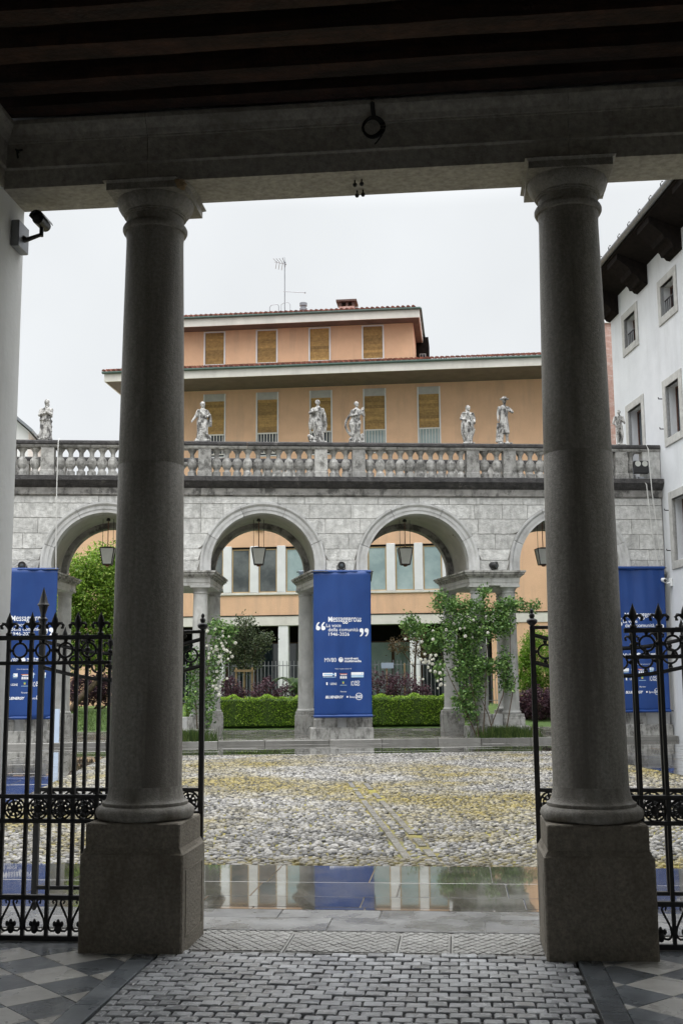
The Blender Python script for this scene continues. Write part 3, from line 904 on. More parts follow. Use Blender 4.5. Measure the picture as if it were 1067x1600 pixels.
def bar_mesh(z0, z1, w_=0.0125):
    q = MB(); q.box(-w_, w_, -w_, w_, z0, z1); return q.mesh('bar', M['iron'])
def screen(name, label, u0, u1, us, group):
    r = at(name, PO, (u0 + u1) / 2, 0.33)
    tag(r, label, 'railing', group)
    c = (u0 + u1) / 2
    bm_ = bar_mesh(0.03, 2.05)
    for z, h in ((0.018, .018), (0.285, .016), (0.79, .014), (0.955, .014), (1.868, .013), (2.045, .016)):
        q = MB(); q.cbox(u0 - c, u1 - c, -.018, .018, z - h, z + h, .003); q.build('rail', M['iron'], r)
    for u in us:
        o = link('bar', bm_, r, (u - c, 0, 0))
        link('finial', ME_FLEUR, o, (0, 0, 2.055))
    for i in range(-1, len(us)):
        m_ = us[i] + .083 if i >= 0 else us[0] - .083
        if m_ < u0 + .04 or m_ > u1 - .02:
            continue
        link('ring', ME_RING, r, (m_ - c, 0, 1.957)); link('rosette', ME_ROS, r, (m_ - c, 0, .872)); link('scroll', ME_SCR, r, (m_ - c, 0, .034))
screen('iron_screen', 'black iron screen with fleur spikes between the pale wall and a column', UL, -1.86, [-2.60 + .166 * i for i in range(5)], 'iron screens of the gateway')
screen('iron_screen', 'black iron screen with fleur spikes in front of the white house', 1.66, UR, [1.723 + .169 * i for i in range(5)], 'iron screens of the gateway')

def leaf_gate(label, uh, us_, v):
    """uh: hinge stile with an urn, us_: meeting stile with a tall spear; the leaf is folded back behind the screen"""
    r = at('gate_leaf', PO, uh, v)
    tag(r, label, 'gate', 'open leaves of the iron gate')
    L_ = us_ - uh
    top = lambda t: 2.045 - 0.105 * math.sin(PI * t)
    q = MB(); q.box(-.018, .018, -.018, .018, 0.20, 2.095); st = q.build('hinge_stile', M['iron'], r)
    q = MB(); q.lathe([(.02, 2.094), (.022, 2.10), (.016, 2.112), (.036, 2.13), (.040, 2.145), (.034, 2.155), (.014, 2.165), (.020, 2.178), (.020, 2.19), (.010, 2.20), (.014, 2.215), (.009, 2.228), (.001, 2.235)], 14); q.build('urn', M['iron'], st, smooth=50)
    q = MB(); q.box(L_ - .020, L_ + .020, -.018, .018, 0.19, 2.09); st = q.build('meeting_stile', M['iron'], r)
    q = MB(); q.lathe([(.030, 2.089), (.032, 2.11), (.026, 2.13), (.026, 2.19), (.036, 2.195), (.036, 2.21), (.020, 2.218), (.018, 2.24), (.034, 2.30), (.046, 2.315), (.034, 2.33), (.018, 2.39), (.001, 2.45)], 12, L_); q.build('spear', M['iron'], st, smooth=50)
    q = MB(); q.lathe([(.01, 0.10), (.022, 0.12), (.022, .15), (.012, .16), (.012, .20)], 10, L_ ); q.build('drop_bolt', M['iron'], st, smooth=50)
    n_ = 7
    for dz in (0.0, -0.195):
        q = MB()
        q.tube([(L_ * t / 12, 0, top(t / 12) + dz) for t in range(13)], .016, 6); q.build('curved_rail', M['iron'], r)
    for z in (.26, .79, .955):
        q = MB(); q.cbox(min(0, L_), max(0, L_), -.016, .016, z - .014, z + .014, .003); q.build('rail', M['iron'], r)
    q = MB(); q.cbox(min(0, L_ / n_), max(0, L_ / n_), -.015, .015, 2.085, 2.11, .003); q.build('hinge_strap', M['iron'], r)
    for i in range(1, n_):
        t = i / n_
        o = link('bar', bar_mesh(.26, top(t), .0115), r, (L_ * t, 0, 0))
        link('finial', ME_FLEUR_S, o, (0, 0, top(t) + .01))
    for i in range(n_):
        t = (i + .5) / n_
        link('ring', ME_RING, r, (L_ * t, 0, top(t) - .0975)); link('rosette', ME_ROS, r, (L_ * t, 0, .872))
leaf_gate('open black iron gate leaf behind the column by the pale wall', -1.326, -2.55, 0.85)
leaf_gate('open black iron gate leaf behind the column by the white house', 1.087, 2.31, 0.85)

# ---------------------------------------------------------------- small fittings on the gateway
r = at('security_camera', PO, UL, 0.36, 5.0); tag(r, 'dark security camera on a box high on the pale wall', 'camera')
q = MB(); q.cbox(0.0, 0.062, -.10, .10, -.07, .135, .005); q.build('junction_box', M['grey_metal'], r)
q = MB(); q.tube([(.06, 0, .02), (.09, 0, .015), (.20, -.01, .045)], [.03, .018, .014], 10); q.tube([(.20, -.01, .03), (.20, -.01, .10)], .016, 10); q.build('arm', M['black'], r, smooth=50)
q = MB(); q.tube([(.20, -.10, .135), (.20, -.095, .135), (.20, .07, .14)], [.034, .042, .042], 16); q.build('camera_body', M['black'], r, smooth=40)
q = MB()
for k in range(9):
    t = PI * (0.05 + .9 * k / 8)
    q.v += [(.20 + .055 * math.cos(t), -.13, .135 + .055 * math.sin(t)), (.20 + .055 * math.cos(t), .08, .14 + .055 * math.sin(t)), (.20 + .051 * math.cos(t), -.13, .135 + .051 * math.sin(t)), (.20 + .051 * math.cos(t), .08, .14 + .051 * math.sin(t))]
for k in range(8):
    a = 4 * k
    q.f += [(a, a + 4, a + 5, a + 1), (a + 2, a + 3, a + 7, a + 6), (a, a + 2, a + 6, a + 4), (a + 1, a + 5, a + 7, a + 3)]
q.build('sun_shield', M['black'], r)

r = at('cable_coil', PO, 0.04, 0.045, 5.59); tag(r, 'coil of black cable hanging on the lintel', 'cable')
q = MB()
pts = [(0.005, -.05, .20), (0.003, -.055, .15), (.006, -.045, .08)]
q.tube([(0, -.03, .19), (0, -.055, .16), (.004, -.02, .10), (.008, -.004, .068)], .016, 8)
for k in range(4):
    R_ = .062 + .006 * k
    q.tube([(R_ * math.cos(2 * PI * i / 20) + .004 * k - .006, -.006 - .008 * k + .006 * math.sin(i), R_ * math.sin(2 * PI * i / 20) - .004 * k) for i in range(20)], .006, 6, closed=True)
q.tube([(.066, -.01, -.02), (.06, -.015, -.07), (.03, -.02, -.115), (.012, -.02, -.135)], .005, 6)
q.build('coil', M['rubber'], r, smooth=60)
INS = [(-.11, .25, 'front insulator knob on the lintel underside, near the cable coil'), (-.06, .24, 'front insulator knob on the lintel underside, the one toward the unbroken column'),
       (-.11, .43, 'rear insulator knob on the lintel underside, toward the broken column'), (-.065, .42, 'rear insulator knob on the lintel underside, toward the unbroken column')]
ins_me = MB(); ins_me.lathe([(.006, 0), (.006, -.022), (.014, -.026), (.017, -.036), (.012, -.048), (.005, -.052)], 10); ins_me = ins_me.mesh('insulator', M['black'], 50)
for (u, v, lb) in INS:
    o = link('insulator', ins_me, None, PO.W(u, v, 5.30), PO.rz); tag(o, lb, 'insulator', 'insulators under the lintel')
r = MB(); r.tube([(0, 0, 0), (.0, -.05, .0), (.02, -.06, -.015), (.055, -.06, -.012)], .007, 6); r.tube([(.0, -.045, .0), (.01, -.05, -.03), (.02, -.055, -.07)], .007, 6)
o = r.build('iron_hook', M['iron'], None); o.location = PO.W(-2.56, 0.08, 5.57); o.rotation_euler = (0, 0, PO.rz)
tag(o, 'small bent iron hook on the lintel near the pale wall', 'hook')

# ---------------------------------------------------------------- the arcade across the court
PIT = 4.66
PIERS = [-0.03 + PIT * k for k in range(-2, 3)]
ARCHES = [-0.03 + PIT * (k + .5) for k in range(-3, 2)]
ZSP, ZIM = 5.27, 5.085
AU0, AU1 = -11.5, 9.94
arc = at('stone_arcade', AR, 0, 0)
tag(arc, 'weathered grey stone arcade with round arches closing the far side of the court', 'arcade')
def arch_z(u, R):
    for c in ARCHES:
        d = abs(u - c)
        if d < R:
            return ZSP + math.sqrt(R * R - d * d)
    return None
# core with the vaults
low = []
Rv = 1.60
edge = [AU0]
pts = []
for c in ARCHES:
    for side in range(25):
        t = PI - PI * side / 24
        u, z = c + Rv * math.cos(t), ZSP + Rv * math.sin(t)
        if side == 0:
            pts.append((c - Rv, ZIM))
        pts.append((u, z))
    pts.append((c + Rv, ZIM))
pts = [p for p in pts if AU0 < p[0] < AU1]
zl = arch_z(AU0, Rv)
pts = [(AU0, zl if zl else ZIM)] + pts + [(AU1, ZIM)]
q = MB()
VF, VK = 0.028, 2.9
sk = -0.08
for (u, z) in pts:
    q.v += [(u, VF, z), (u, VF, 7.34), (u + sk, VK, z), (u + sk, VK, 7.34)]
for i in range(len(pts) - 1):
    a = 4 * i
    if abs(pts[i][0] - pts[i + 1][0]) > 1e-5:
        q.f += [(a, a + 4, a + 5, a + 1), (a + 2, a + 3, a + 7, a + 6), (a + 1, a + 5, a + 7, a + 3)]
core_f = list(q.f)
q.build('wall_core', M['mortar'], arc)
s_ = MB()
for (u, z) in pts:
    s_.v += [(u, VF, z), (u + sk, VK, z)]
for i in range(len(pts) - 1):
    a = 2 * i
    s_.f.append((a, a + 1, a + 3, a + 2))
s_.build('vault', M['vault'], arc, smooth=30)
q = MB(); q.box(AU0, AU1, VF + .01, VK, 7.345, 7.90); q.build('terrace', M['frieze'], arc)

# ashlar blocks of the front
courses = [5.088, 5.40, 5.735, 6.20, 6.66, 7.10, 7.328]
RO = 1.872
for ci in range(len(courses) - 1):
    z0, z1 = courses[ci], courses[ci + 1]
    us = np.arange(AU0, AU1, 0.02)
    ok = []
    for u in us:
        z = arch_z(float(u), RO)
        ok.append((z is None) or (z < z1 - 0.03))
    runs = []; st = None
    for i, f_ in enumerate(ok):
        if f_ and st is None:
            st = us[i]
        if (not f_ or i == len(ok) - 1) and st is not None:
            runs.append((float(st), float(us[i]))); st = None
    for (r0, r1) in runs:
        u = r0
        while u < r1 - .02:
            ln = rnd(0.5, 1.7) if z1 - z0 > .3 else rnd(.8, 2.0)
            e = u + ln
            if r1 - e < 0.35:
                e = r1
            a0, a1 = u + .0045, e - .0045
            m_ = 10
            ss = [a0 + (a1 - a0) * k / m_ for k in range(m_ + 1)]
            lo = []
            for x in ss:
                z = arch_z(x, RO)
                lo.append(max(z0 + .006, (z if z else 0) + .004))
            if all(l <= z0 + .0061 for l in lo):
                poly = [(a0, z0 + .006), (a1, z0 + .006), (a1, z1 - .006), (a0, z1 - .006)]
            else:
                poly = [(x, min(l, z1 - .008)) for x, l in zip(ss, lo)] + [(a1, z1 - .006), (a0, z1 - .006)]
            vf = rnd(-.012, .004)
            b_ = MB(); n_ = len(poly)
            cx_ = (a0 + a1) / 2; cz_ = (z0 + z1) / 2
            fr = [(cx_ + (p[0] - cx_) * (1 - .010 / (a1 - a0)), vf, cz_ + (p[1] - cz_) * (1 - .010 / (z1 - z0))) for p in poly]
            b_.add(fr + [(p[0], vf + .008, p[1]) for p in poly] + [(p[0], .05, p[1]) for p in poly],
                   [tuple(range(n_)), tuple(range(3 * n_ - 1, 2 * n_ - 1, -1))] + [(k * n_ + i, k * n_ + n_ + i, k * n_ + n_ + (i + 1) % n_, k * n_ + (i + 1) % n_) for k in range(2) for i in range(n_)])
            b_.build('ashlar_block', M['ashlar'], arc)
            u = e
# arch rings
sec = [(1.55, .42), (1.55, -.02), (1.655, -.02), (1.655, -.038), (1.755, -.038), (1.772, -.06), (1.815, -.085), (1.868, -.085), (1.868, .045), (1.598, .045), (1.598, .42)]
def ring_path(c, R, s):     # s: 0..1 from the right impost to the left one
    st = (ZSP - ZIM) / (ZSP - ZIM + PI * 1.55 + ZSP - ZIM)
    if s < st:
        return (c + R, ZIM + (ZSP - ZIM) * s / st)
    if s > 1 - st:
        return (c - R, ZIM + (ZSP - ZIM) * (1 - s) / st)
    t = PI * (s - st) / (1 - 2 * st)
    return (c + R * math.cos(t), ZSP + R * math.sin(t))
def ring_seg(c, s0, s1, sect, dv=0.0, du=0.0, n_=9):
    q = MB(); m_ = len(sect)
    for k in range(n_ + 1):
        s = s0 + (s1 - s0) * k / n_
        for (R, vv) in sect:
            u, z = ring_path(c, R, s)
            q.v.append((u + du, vv + dv, z))
    for k in range(n_):
        for i in range(m_):
            j = (i + 1) % m_
            q.f.append((k * m_ + i, k * m_ + j, k * m_ + m_ + j, k * m_ + m_ + i))
    q.f.append(tuple(range(m_ - 1, -1, -1))); q.f.append(tuple(n_ * m_ + i for i in range(m_)))
    return q
for c in ARCHES[1:]:
    cs = [0, .17 + rnd(-.03, .03), .38 + rnd(-.03, .03), .62 + rnd(-.03, .03), .84 + rnd(-.03, .03), 1]
    for k in range(5):
        q = ring_seg(c, cs[k] + (.0012 if k else 0), cs[k + 1] - (.0012 if k < 4 else 0), sec, dv=rnd(-.003, .003)); q.build('voussoir', M['vouss'], arc, smooth=25)
    q = ring_seg(c, 0, 1, [(1.42, 2.93), (1.42, 2.50), (1.605, 2.50), (1.605, 2.93)], du=sk, n_=28); q.build('rear_arch', M['frieze'], arc, smooth=25)
# cornice and frieze stones
u = AU0
while u < AU1 - .01:
    e = min(u + rnd(1.8, 2.6), AU1)
    q = MB(); q.exu([(-.035, 7.332), (.03, 7.332), (.03, 7.565), (-.055, 7.565), (-.05, 7.40), (-.075, 7.395), (-.075, 7.365), (-.04, 7.36)], u + .003, e - .003); q.build('frieze_block', M['frieze'], arc)
    u = e
u = AU0
while u < AU1 - .01:
    e = min(u + rnd(1.5, 2.4), AU1)
    d = rnd(-.006, .006)
    q = MB(); q.exu([(-.06, 7.568), (.40, 7.568), (.40, 7.915), (-.20, 7.912), (-.255 + d, 7.895), (-.26 + d, 7.76), (-.235, 7.74), (-.20, 7.70), (-.13, 7.62)], u + .003, e - .003); q.build('cornice_block', M['crust'], arc)
    u = e
# imposts and columns
cap_me = MB(); cap_me.lathe([(.208, 4.40), (.226, 4.405), (.232, 4.42), (.226, 4.435), (.208, 4.44), (.207, 4.48), (.225, 4.485), (.235, 4.52), (.265, 4.555), (.275, 4.575)], 24)
cap_me.box(-.30, .30, -.30, .30, 4.574, 4.642)
cap_me = cap_me.mesh('capital', M['arc_col'], 35)
sh_me = MB(); sh_me.lathe([(.262, .78), (.285, .80), (.29, .83), (.27, .86), (.25, .88), (.243, .93), (.24, 1.2), (.237, 2.2), (.225, 3.3), (.209, 4.35), (.209, 4.402)], 24)
sh_me = sh_me.mesh('shaft', M['arc_col'], 35)
pd_me = MB(); pd_me.cbox(-.335, .335, -.335, .335, .05, .68, .015); pd_me.cbox(-.315, .315, -.315, .315, .67, .785, .01)
pd_me = pd_me.mesh('pedestal', M['impost'])
for k, pc in enumerate(PIERS):
    for (du, vv, sh_) in ((-.475, .35, 0), (.475, .35, 0), (-.87, 2.55, sk), (.87, 2.55, sk)):
        if k == 4 and du > 0:
            continue
        c_ = empty('column', (pc + du + sh_, vv, pave_z(vv) - .13)); c_.parent = arc
        c_.scale = (1, 1, 1)
        link('shaft', sh_me, c_); link('capital', cap_me, c_); link('pedestal', pd_me, c_)
    right = .78 if k < 4 else AU1 - pc - .02
    r2 = .93 if k < 4 else AU1 - pc - .02
    def slabq(h, z0, z1, vf, vb):
        q_ = MB(); x1 = min(h, right if k == 4 else 9); wd = .37 if k < 4 else 0
        q_.add([(pc - h, vf, z0), (pc + x1, vf, z0), (pc + x1 + sk + wd, vb, z0), (pc - h + sk - .37, vb, z0), (pc - h, vf, z1), (pc + x1, vf, z1), (pc + x1 + sk + wd, vb, z1), (pc - h + sk - .37, vb, z1)],
               [(0, 3, 2, 1), (4, 5, 6, 7), (0, 1, 5, 4), (1, 2, 6, 5), (2, 3, 7, 6), (3, 0, 4, 7)])
        return q_
    q = slabq(.76, 4.643, 4.74, .06, 2.86); t2 = slabq(.775, 4.741, 4.872, .045, 2.875); q.add(t2.v, t2.f)
    im = q.build('impost', M['arc_col'], arc)
    q = slabq(.80, 4.873, 4.92, .02, 2.90)
    for (h, z0, z1, d) in ((.845, 4.921, 4.965, -.03), (.90, 4.966, 5.03, -.085), (.94, 5.031, 5.083, -.12)):
        t2 = slabq(h, z0, z1, d, 2.92 - d); q.add(t2.v, t2.f)
    q.build('impost_cornice', M['impost'], im)
    q = MB(); q.cbox(pc - .16, pc + .16 if k < 4 else pc + .6, .10, .50, .05, .80, .02); q.build('plinth_infill', M['vouss'], arc)
    q = MB(); q.cbox(pc - .93, pc + (.93 if k < 4 else .63), -.06, .72, .03, .46, .03); q.build('plinth', M['impost'], arc)

# ---------------------------------------------------------------- balustrades
bal_me = MB()
bal_me.lathe([(.135, 0), (.135, .165), (.095, .185), (.085, .235), (.125, .30), (.148, .37), (.148, .49), (.12, .545), (.075, .60), (.066, .69), (.08, .745), (.13, .815), (.14, .83), (.14, .868)], 8, rot=PI / 8)
bal_me = bal_me.mesh('baluster', M['balus'])
BP = []      # balustrade piers
for pc in PIERS:
    BP += [pc - .575, pc + .575]
BP = [p for p in BP if AU0 + .2 < p < AU1 - .3]
def balustrade(label, vc, du, rear):
    r = at('stone_balustrade', AR, du, vc, 7.915)
    tag(r, label, 'balustrade', 'balustrades of the terrace')
    for p in BP:
        q = MB(); q.cbox(p - .195, p + .195, -.17, .17, -.002, .868, .012); q.cbox(p - .215, p + .215, -.185, .185, -.004, .19, .012); q.build('balustrade_pier', M['balus'], r)
    ed = [AU0] + BP + [AU1 - .55]
    for a, b_ in zip(ed[:-1], ed[1:]):
        a_, b2 = a + .195, b_ - .195
        n_ = max(1, round((b2 - a_) / .305))
        if b2 - a_ < .25:
            continue
        for i in range(n_):
            o = link('baluster', bal_me, r, (a_ + (i + .5) * (b2 - a_) / n_, 0, 0), rnd(-.04, .04))
            o.rotation_euler = (0, 0, rnd(-.03, .03))
    if not rear:
        q = MB(); q.cbox(AU1 - .56, AU1 - .004, -.17, .17, -.002, .868, .01); q.build('end_block', M['ashlar'], r)
    u = AU0
    while u < AU1 - .01:
        e = min(u + rnd(1.8, 2.6), AU1)
        q = MB(); q.exu([(-.17, .869), (.17, .869), (.20, .92), (.20, .955), (-.20, .955), (-.20, .92)], u + .003, e - .003); h_ = q.build('handrail', M['balus'], r)
        q = MB(); q.exu([(-.215, .956), (.215, .956), (.235, .985), (.235, 1.05), (.21, 1.085), (-.21, 1.085), (-.235, 1.05), (-.235, .985)], u + .003, e - .003); q.build('handrail_top', M['crust'], h_)
        u = e
balustrade('front stone balustrade of the terrace with blackened handrail, carrying statues', .15, 0, False)
balustrade('rear stone balustrade of the terrace, seen between the front balusters', 2.72, sk, True)

# ---------------------------------------------------------------- statues
def cap(q, a, b_, r0, r1, n_=10):
    q.tube([a, b_], [r0, r1], n_); q.ball(a, r0, None, None, n_, 6); q.ball(b_, r1, None, None, n_, 6)
def robe(q, prof, folds=9, amp=.06, ph=0.0, n_=40):
    """prof rows: z, centre x, centre y, rx, ry"""
    m_ = len(prof); vs_ = []; fs = []
    for k, (z, cx, cy, rx, ry) in enumerate(prof):
        for i in range(n_):
            t = 2 * PI * i / n_
            w_ = 1 + amp * (1 - k / m_ * .6) * (math.sin(folds * t + ph + 2.0 * z) + .5 * math.sin((folds * 1.7) * t - ph + 5 * z))
            vs_.append((cx + rx * w_ * math.cos(t), cy + ry * w_ * math.sin(t), z))
    for k in range(m_ - 1):
        for i in range(n_):
            j = (i + 1) % n_
            fs.append((k * n_ + i, k * n_ + j, k * n_ + n_ + j, k * n_ + n_ + i))
    fs.append(tuple(range(n_ - 1, -1, -1))); fs.append(tuple((m_ - 1) * n_ + i for i in range(n_)))
    q.add(vs_, fs)
def head(q, x, y, z, s=1.0, turn=0.0, hair='bun'):
    q.ball((x, y, z), .066 * s, .075 * s, .088 * s, 14, 9)
    fx, fy = math.sin(turn), -math.cos(turn)
    q.ball((x + fx * .07 * s, y + fy * .07 * s, z - .012 * s), .012 * s, .018 * s, .022 * s, 8, 5)           # nose
    q.ball((x + fx * .045 * s, y + fy * .045 * s, z - .06 * s), .03 * s, .03 * s, .03 * s, 8, 5)             # chin
    q.ball((x + fx * .05 * s, y + fy * .055 * s, z + .025 * s), .045 * s, .02 * s, .014 * s, 8, 5)           # brow
    for sg in (-1, 1):
        q.ball((x + sg * .066 * s * math.cos(turn), y + sg * .066 * s * math.sin(turn), z), .014 * s, .018 * s, .025 * s, 6, 4)
    if hair == 'bun':
        q.ball((x - fx * .03 * s, y - fy * .03 * s, z + .03 * s), .077 * s, .08 * s, .075 * s, 12, 8)
        q.ball((x - fx * .09 * s, y - fy * .09 * s, z + .02 * s), .045 * s, .04 * s, .04 * s, 8, 6)
    elif hair == 'long':
        q.ball((x - fx * .03 * s, y - fy * .03 * s, z + .025 * s), .08 * s, .082 * s, .08 * s, 12, 8)
        q.ball((x - fx * .06 * s, y - fy * .06 * s, z - .07 * s), .07 * s, .05 * s, .09 * s, 10, 6)
    elif hair == 'hat':
        q.lathe([(.02 * s, .03 * s), (.145 * s, .035 * s), (.15 * s, .05 * s), (.085 * s, .06 * s), (.08 * s, .10 * s), (.05 * s, .125 * s), (.005, .13 * s)], 18, x, y, z + .02 * s)
    q.tube([(x, y + .005, z - .06 * s), (x, y + .01, z - .16 * s)], [.038 * s, .045 * s], 10)
def hand(q, p, d, s=1.0):
    p = Vector(p); d = Vector(d).normalized()
    q.ball(p, .026 * s, .02 * s, .03 * s, 8, 5)
    e = d.cross(Vector((0, 1, 0))); e = e.normalized() if e.length > .1 else Vector((1, 0, 0))
    for i in range(4):
        o_ = e * ((i - 1.5) * .013 * s)
        q.tube([p + o_, p + o_ + d * .035 * s, p + o_ + d * (.055 + .006 * (i % 3)) * s - Vector((0, .01, 0))], [.0095 * s, .009 * s, .007 * s], 5)
    q.tube([p - e * .02 * s, p - e * .035 * s + d * .025 * s], [.0095 * s, .008 * s], 5)
def statue(label, u, H, fn, rz=0.0):
    q = MB(); fn(q)
    zs = [p[2] for p in q.v]
    k = H / (max(zs) - min(zs)); z0 = min(zs)
    q.v = [(x * k, y * k, (z - z0) * k) for x, y, z in q.v]
    me = q.mesh('statue', M['statue'])
    o = link('statue', me, None, AR.W(u, .15, 9.001), AR.rz + rz)
    md = o.modifiers.new('remesh', 'REMESH'); md.mode = 'VOXEL'; md.voxel_size = .0125; md.use_smooth_shade = True
    sm = o.modifiers.new('smooth', 'SMOOTH'); sm.iterations = 2; sm.factor = .4
    dg = bpy.context.evaluated_depsgraph_get()
    me2 = bpy.data.meshes.new_from_object(o.evaluated_get(dg))
    o.modifiers.clear(); o.data = me2
    me2.polygons.foreach_set('use_smooth', [True] * len(me2.polygons))
    tag(o, label, 'statue', 'stone statues on the balustrade')
    return o
def st_plinth(q, w_=.24):
    q.cbox(-w_, w_, -.17, .17, 0, .07, .02)
def s_left(q):        # woman turned away, arms gathered, looking down to one side
    st_plinth(q, .2)
    robe(q, [(.06, .0, .0, .24, .19), (.15, .0, 0, .215, .18), (.35, .01, 0, .19, .165), (.6, .01, 0, .185, .15), (.72, .0, 0, .20, .15), (.82, -.01, 0, .165, .125), (.95, .0, 0, .165, .12), (1.06, .02, 0, .17, .11), (1.13, .03, 0, .11, .09), (1.17, .035, 0, .05, .06)], 9, .075)
    cap(q, (-.15, -.02, 1.07), (-.19, -.10, .86), .06, .05); cap(q, (-.19, -.10, .86), (-.02, -.16, .92), .05, .04); hand(q, (.0, -.165, .93), (1, 0, .3))
    cap(q, (.19, -.02, 1.07), (.20, -.12, .88), .06, .05); cap(q, (.20, -.12, .88), (.05, -.17, .98), .05, .038); hand(q, (.04, -.17, .99), (-.5, 0, 1))
    for z in (.35, .5, .68, .85):
        q.ball((.2, .0, z), .03, .05, .05, 8, 5)
    q.ball((-.19, -.04, .16), .07, .06, .09, 8, 6); q.ball((-.02, -.12, .70), .17, .06, .04, 10, 6)
    head(q, .01, -.02, 1.33, 1.05, -.6, 'long')
def s_maiden(q):      # both arms down and out, sash across the chest, one knee forward
    st_plinth(q, .27)
    robe(q, [(.06, 0, 0, .25, .18), (.15, 0, 0, .20, .17), (.4, 0, 0, .175, .15), (.62, 0, -.01, .185, .155), (.74, 0, 0, .19, .145), (.86, -.01, 0, .145, .115), (1.0, -.01, 0, .155, .115), (1.1, -.01, 0, .15, .10), (1.16, 0, 0, .09, .08), (1.2, 0, 0, .045, .05)], 8, .06, .6)
    cap(q, (.06, -.09, .62), (.08, -.15, .35), .085, .065); cap(q, (.08, -.15, .35), (.07, -.08, .08), .065, .045)
    cap(q, (-.15, 0, 1.09), (-.24, -.02, .88), .06, .05); cap(q, (-.24, -.02, .88), (-.34, -.08, .74), .045, .035); hand(q, (-.35, -.09, .72), (-.3, -.2, -1))
    cap(q, (.14, 0, 1.09), (.24, .0, .90), .06, .05); cap(q, (.24, 0, .90), (.27, -.08, .70), .045, .035); hand(q, (.27, -.09, .68), (.1, -.2, -1))
    cap(q, (-.13, -.08, 1.10), (.12, -.12, .86), .045, .045); cap(q, (.12, -.12, .86), (.26, -.02, .95), .045, .035)
    robe(q, [(.55, .25, .03, .05, .05), (.7, .26, .03, .06, .06), (.9, .24, .03, .055, .05), (1.05, .19, .03, .04, .04)], 5, .15)
    q.ball((.22, -.05, .15), .09, .09, .10, 9, 6); q.ball((.16, -.1, .24), .05, .05, .06, 8, 5)
    head(q, .0, -.02, 1.31, 1.15, .25, 'bun')
def s_flora(q):       # one hand at the breast, cloak behind, animal at the feet
    st_plinth(q, .30)
    robe(q, [(.06, .05, 0, .19, .17), (.2, .05, 0, .16, .15), (.45, .02, 0, .165, .15), (.68, -.02, -.01, .195, .16), (.82, -.02, 0, .185, .14), (.95, .0, 0, .145, .115), (1.1, 0, 0, .16, .12), (1.22, .01, 0, .165, .105), (1.28, .01, 0, .10, .09), (1.32, .01, 0, .05, .055)], 8, .055, 1.3)
    cap(q, (.04, -.09, .70), (.08, -.14, .40), .085, .065); cap(q, (.08, -.14, .40), (.10, -.08, .08), .065, .045)
    cap(q, (-.15, 0, 1.21), (-.27, -.06, 1.06), .06, .05); cap(q, (-.27, -.06, 1.06), (-.08, -.15, 1.12), .045, .035); hand(q, (-.06, -.16, 1.12), (1, 0, .2))
    cap(q, (.17, .0, 1.20), (.26, .02, .98), .06, .05); cap(q, (.26, .02, .98), (.25, -.05, .76), .045, .035); hand(q, (.25, -.06, .74), (0, -.2, -1))
    robe(q, [(.40, .24, .08, .05, .06), (.6, .26, .08, .07, .07), (.9, .25, .09, .08, .07), (1.2, .17, .08, .07, .06)], 5, .15)
    robe(q, [(.5, -.24, .06, .05, .06), (.7, -.25, .05, .07, .07), (.95, -.22, .06, .06, .06), (1.15, -.17, .06, .05, .05)], 5, .15)
    q.ball((-.23, -.06, .17), .11, .10, .11, 10, 7); q.ball((-.30, -.11, .24), .06, .07, .06, 8, 6); q.ball((-.12, -.05, .12), .10, .09, .07, 8, 6)
    head(q, .01, -.02, 1.44, 1.1, .3, 'bun')
def s_swirl(q):       # swirling cloak, holding a bundle on the shoulder, child by the leg
    st_plinth(q, .28)
    robe(q, [(.06, 0, 0, .2, .17), (.2, .0, 0, .15, .15), (.45, -.03, 0, .165, .15), (.66, -.05, -.01, .205, .16), (.80, -.04, 0, .185, .14), (.93, -.01, 0, .15, .115), (1.08, .02, 0, .155, .12), (1.18, .02, 0, .16, .105), (1.24, .02, 0, .10, .09), (1.28, .02, 0, .05, .055)], 8, .055, 2.3)
    cap(q, (-.02, -.09, .68), (.02, -.14, .38), .085, .065); cap(q, (.02, -.14, .38), (.05, -.08, .08), .065, .045)
    cap(q, (-.13, 0, 1.16), (-.18, -.10, .98), .06, .05); cap(q, (-.18, -.10, .98), (.06, -.16, 1.0), .045, .038); hand(q, (.08, -.16, 1.0), (1, 0, .3))
    cap(q, (.18, .0, 1.16), (.27, -.06, 1.0), .06, .05); cap(q, (.27, -.06, 1.0), (.24, -.10, 1.18), .045, .035); hand(q, (.24, -.10, 1.2), (0, -.1, 1))
    q.ball((.24, -.06, 1.2), .06, .06, .09, 9, 6); q.ball((.23, -.06, 1.08), .05, .06, .08, 9, 6)
    prev = None
    for i in range(13):
        t = i / 12
        p = (-.12 - .24 * math.sin(PI * t) ** 1.1, .05, .22 + .92 * t)
        if prev:
            cap(q, prev, p, .045, .045, 8)
        prev = p
    cap(q, (-.2, -.02, .35), (-.02, -.08, .10), .05, .06)
    q.ball((.21, -.08, .30), .055, .06, .06, 9, 6); robe(q, [(.06, .2, -.06, .10, .10), (.16, .2, -.06, .085, .09), (.26, .2, -.07, .05, .06)], 6, .08)
    cap(q, (.17, -.1, .24), (.08, -.12, .36), .03, .025); q.ball((-.17, -.05, .14), .09, .08, .08, 9, 6)
    q.ball((.12, -.14, .72), .05, .04, .10, 8, 6)
    head(q, .03, -.02, 1.40, 1.1, .35, 'bun')
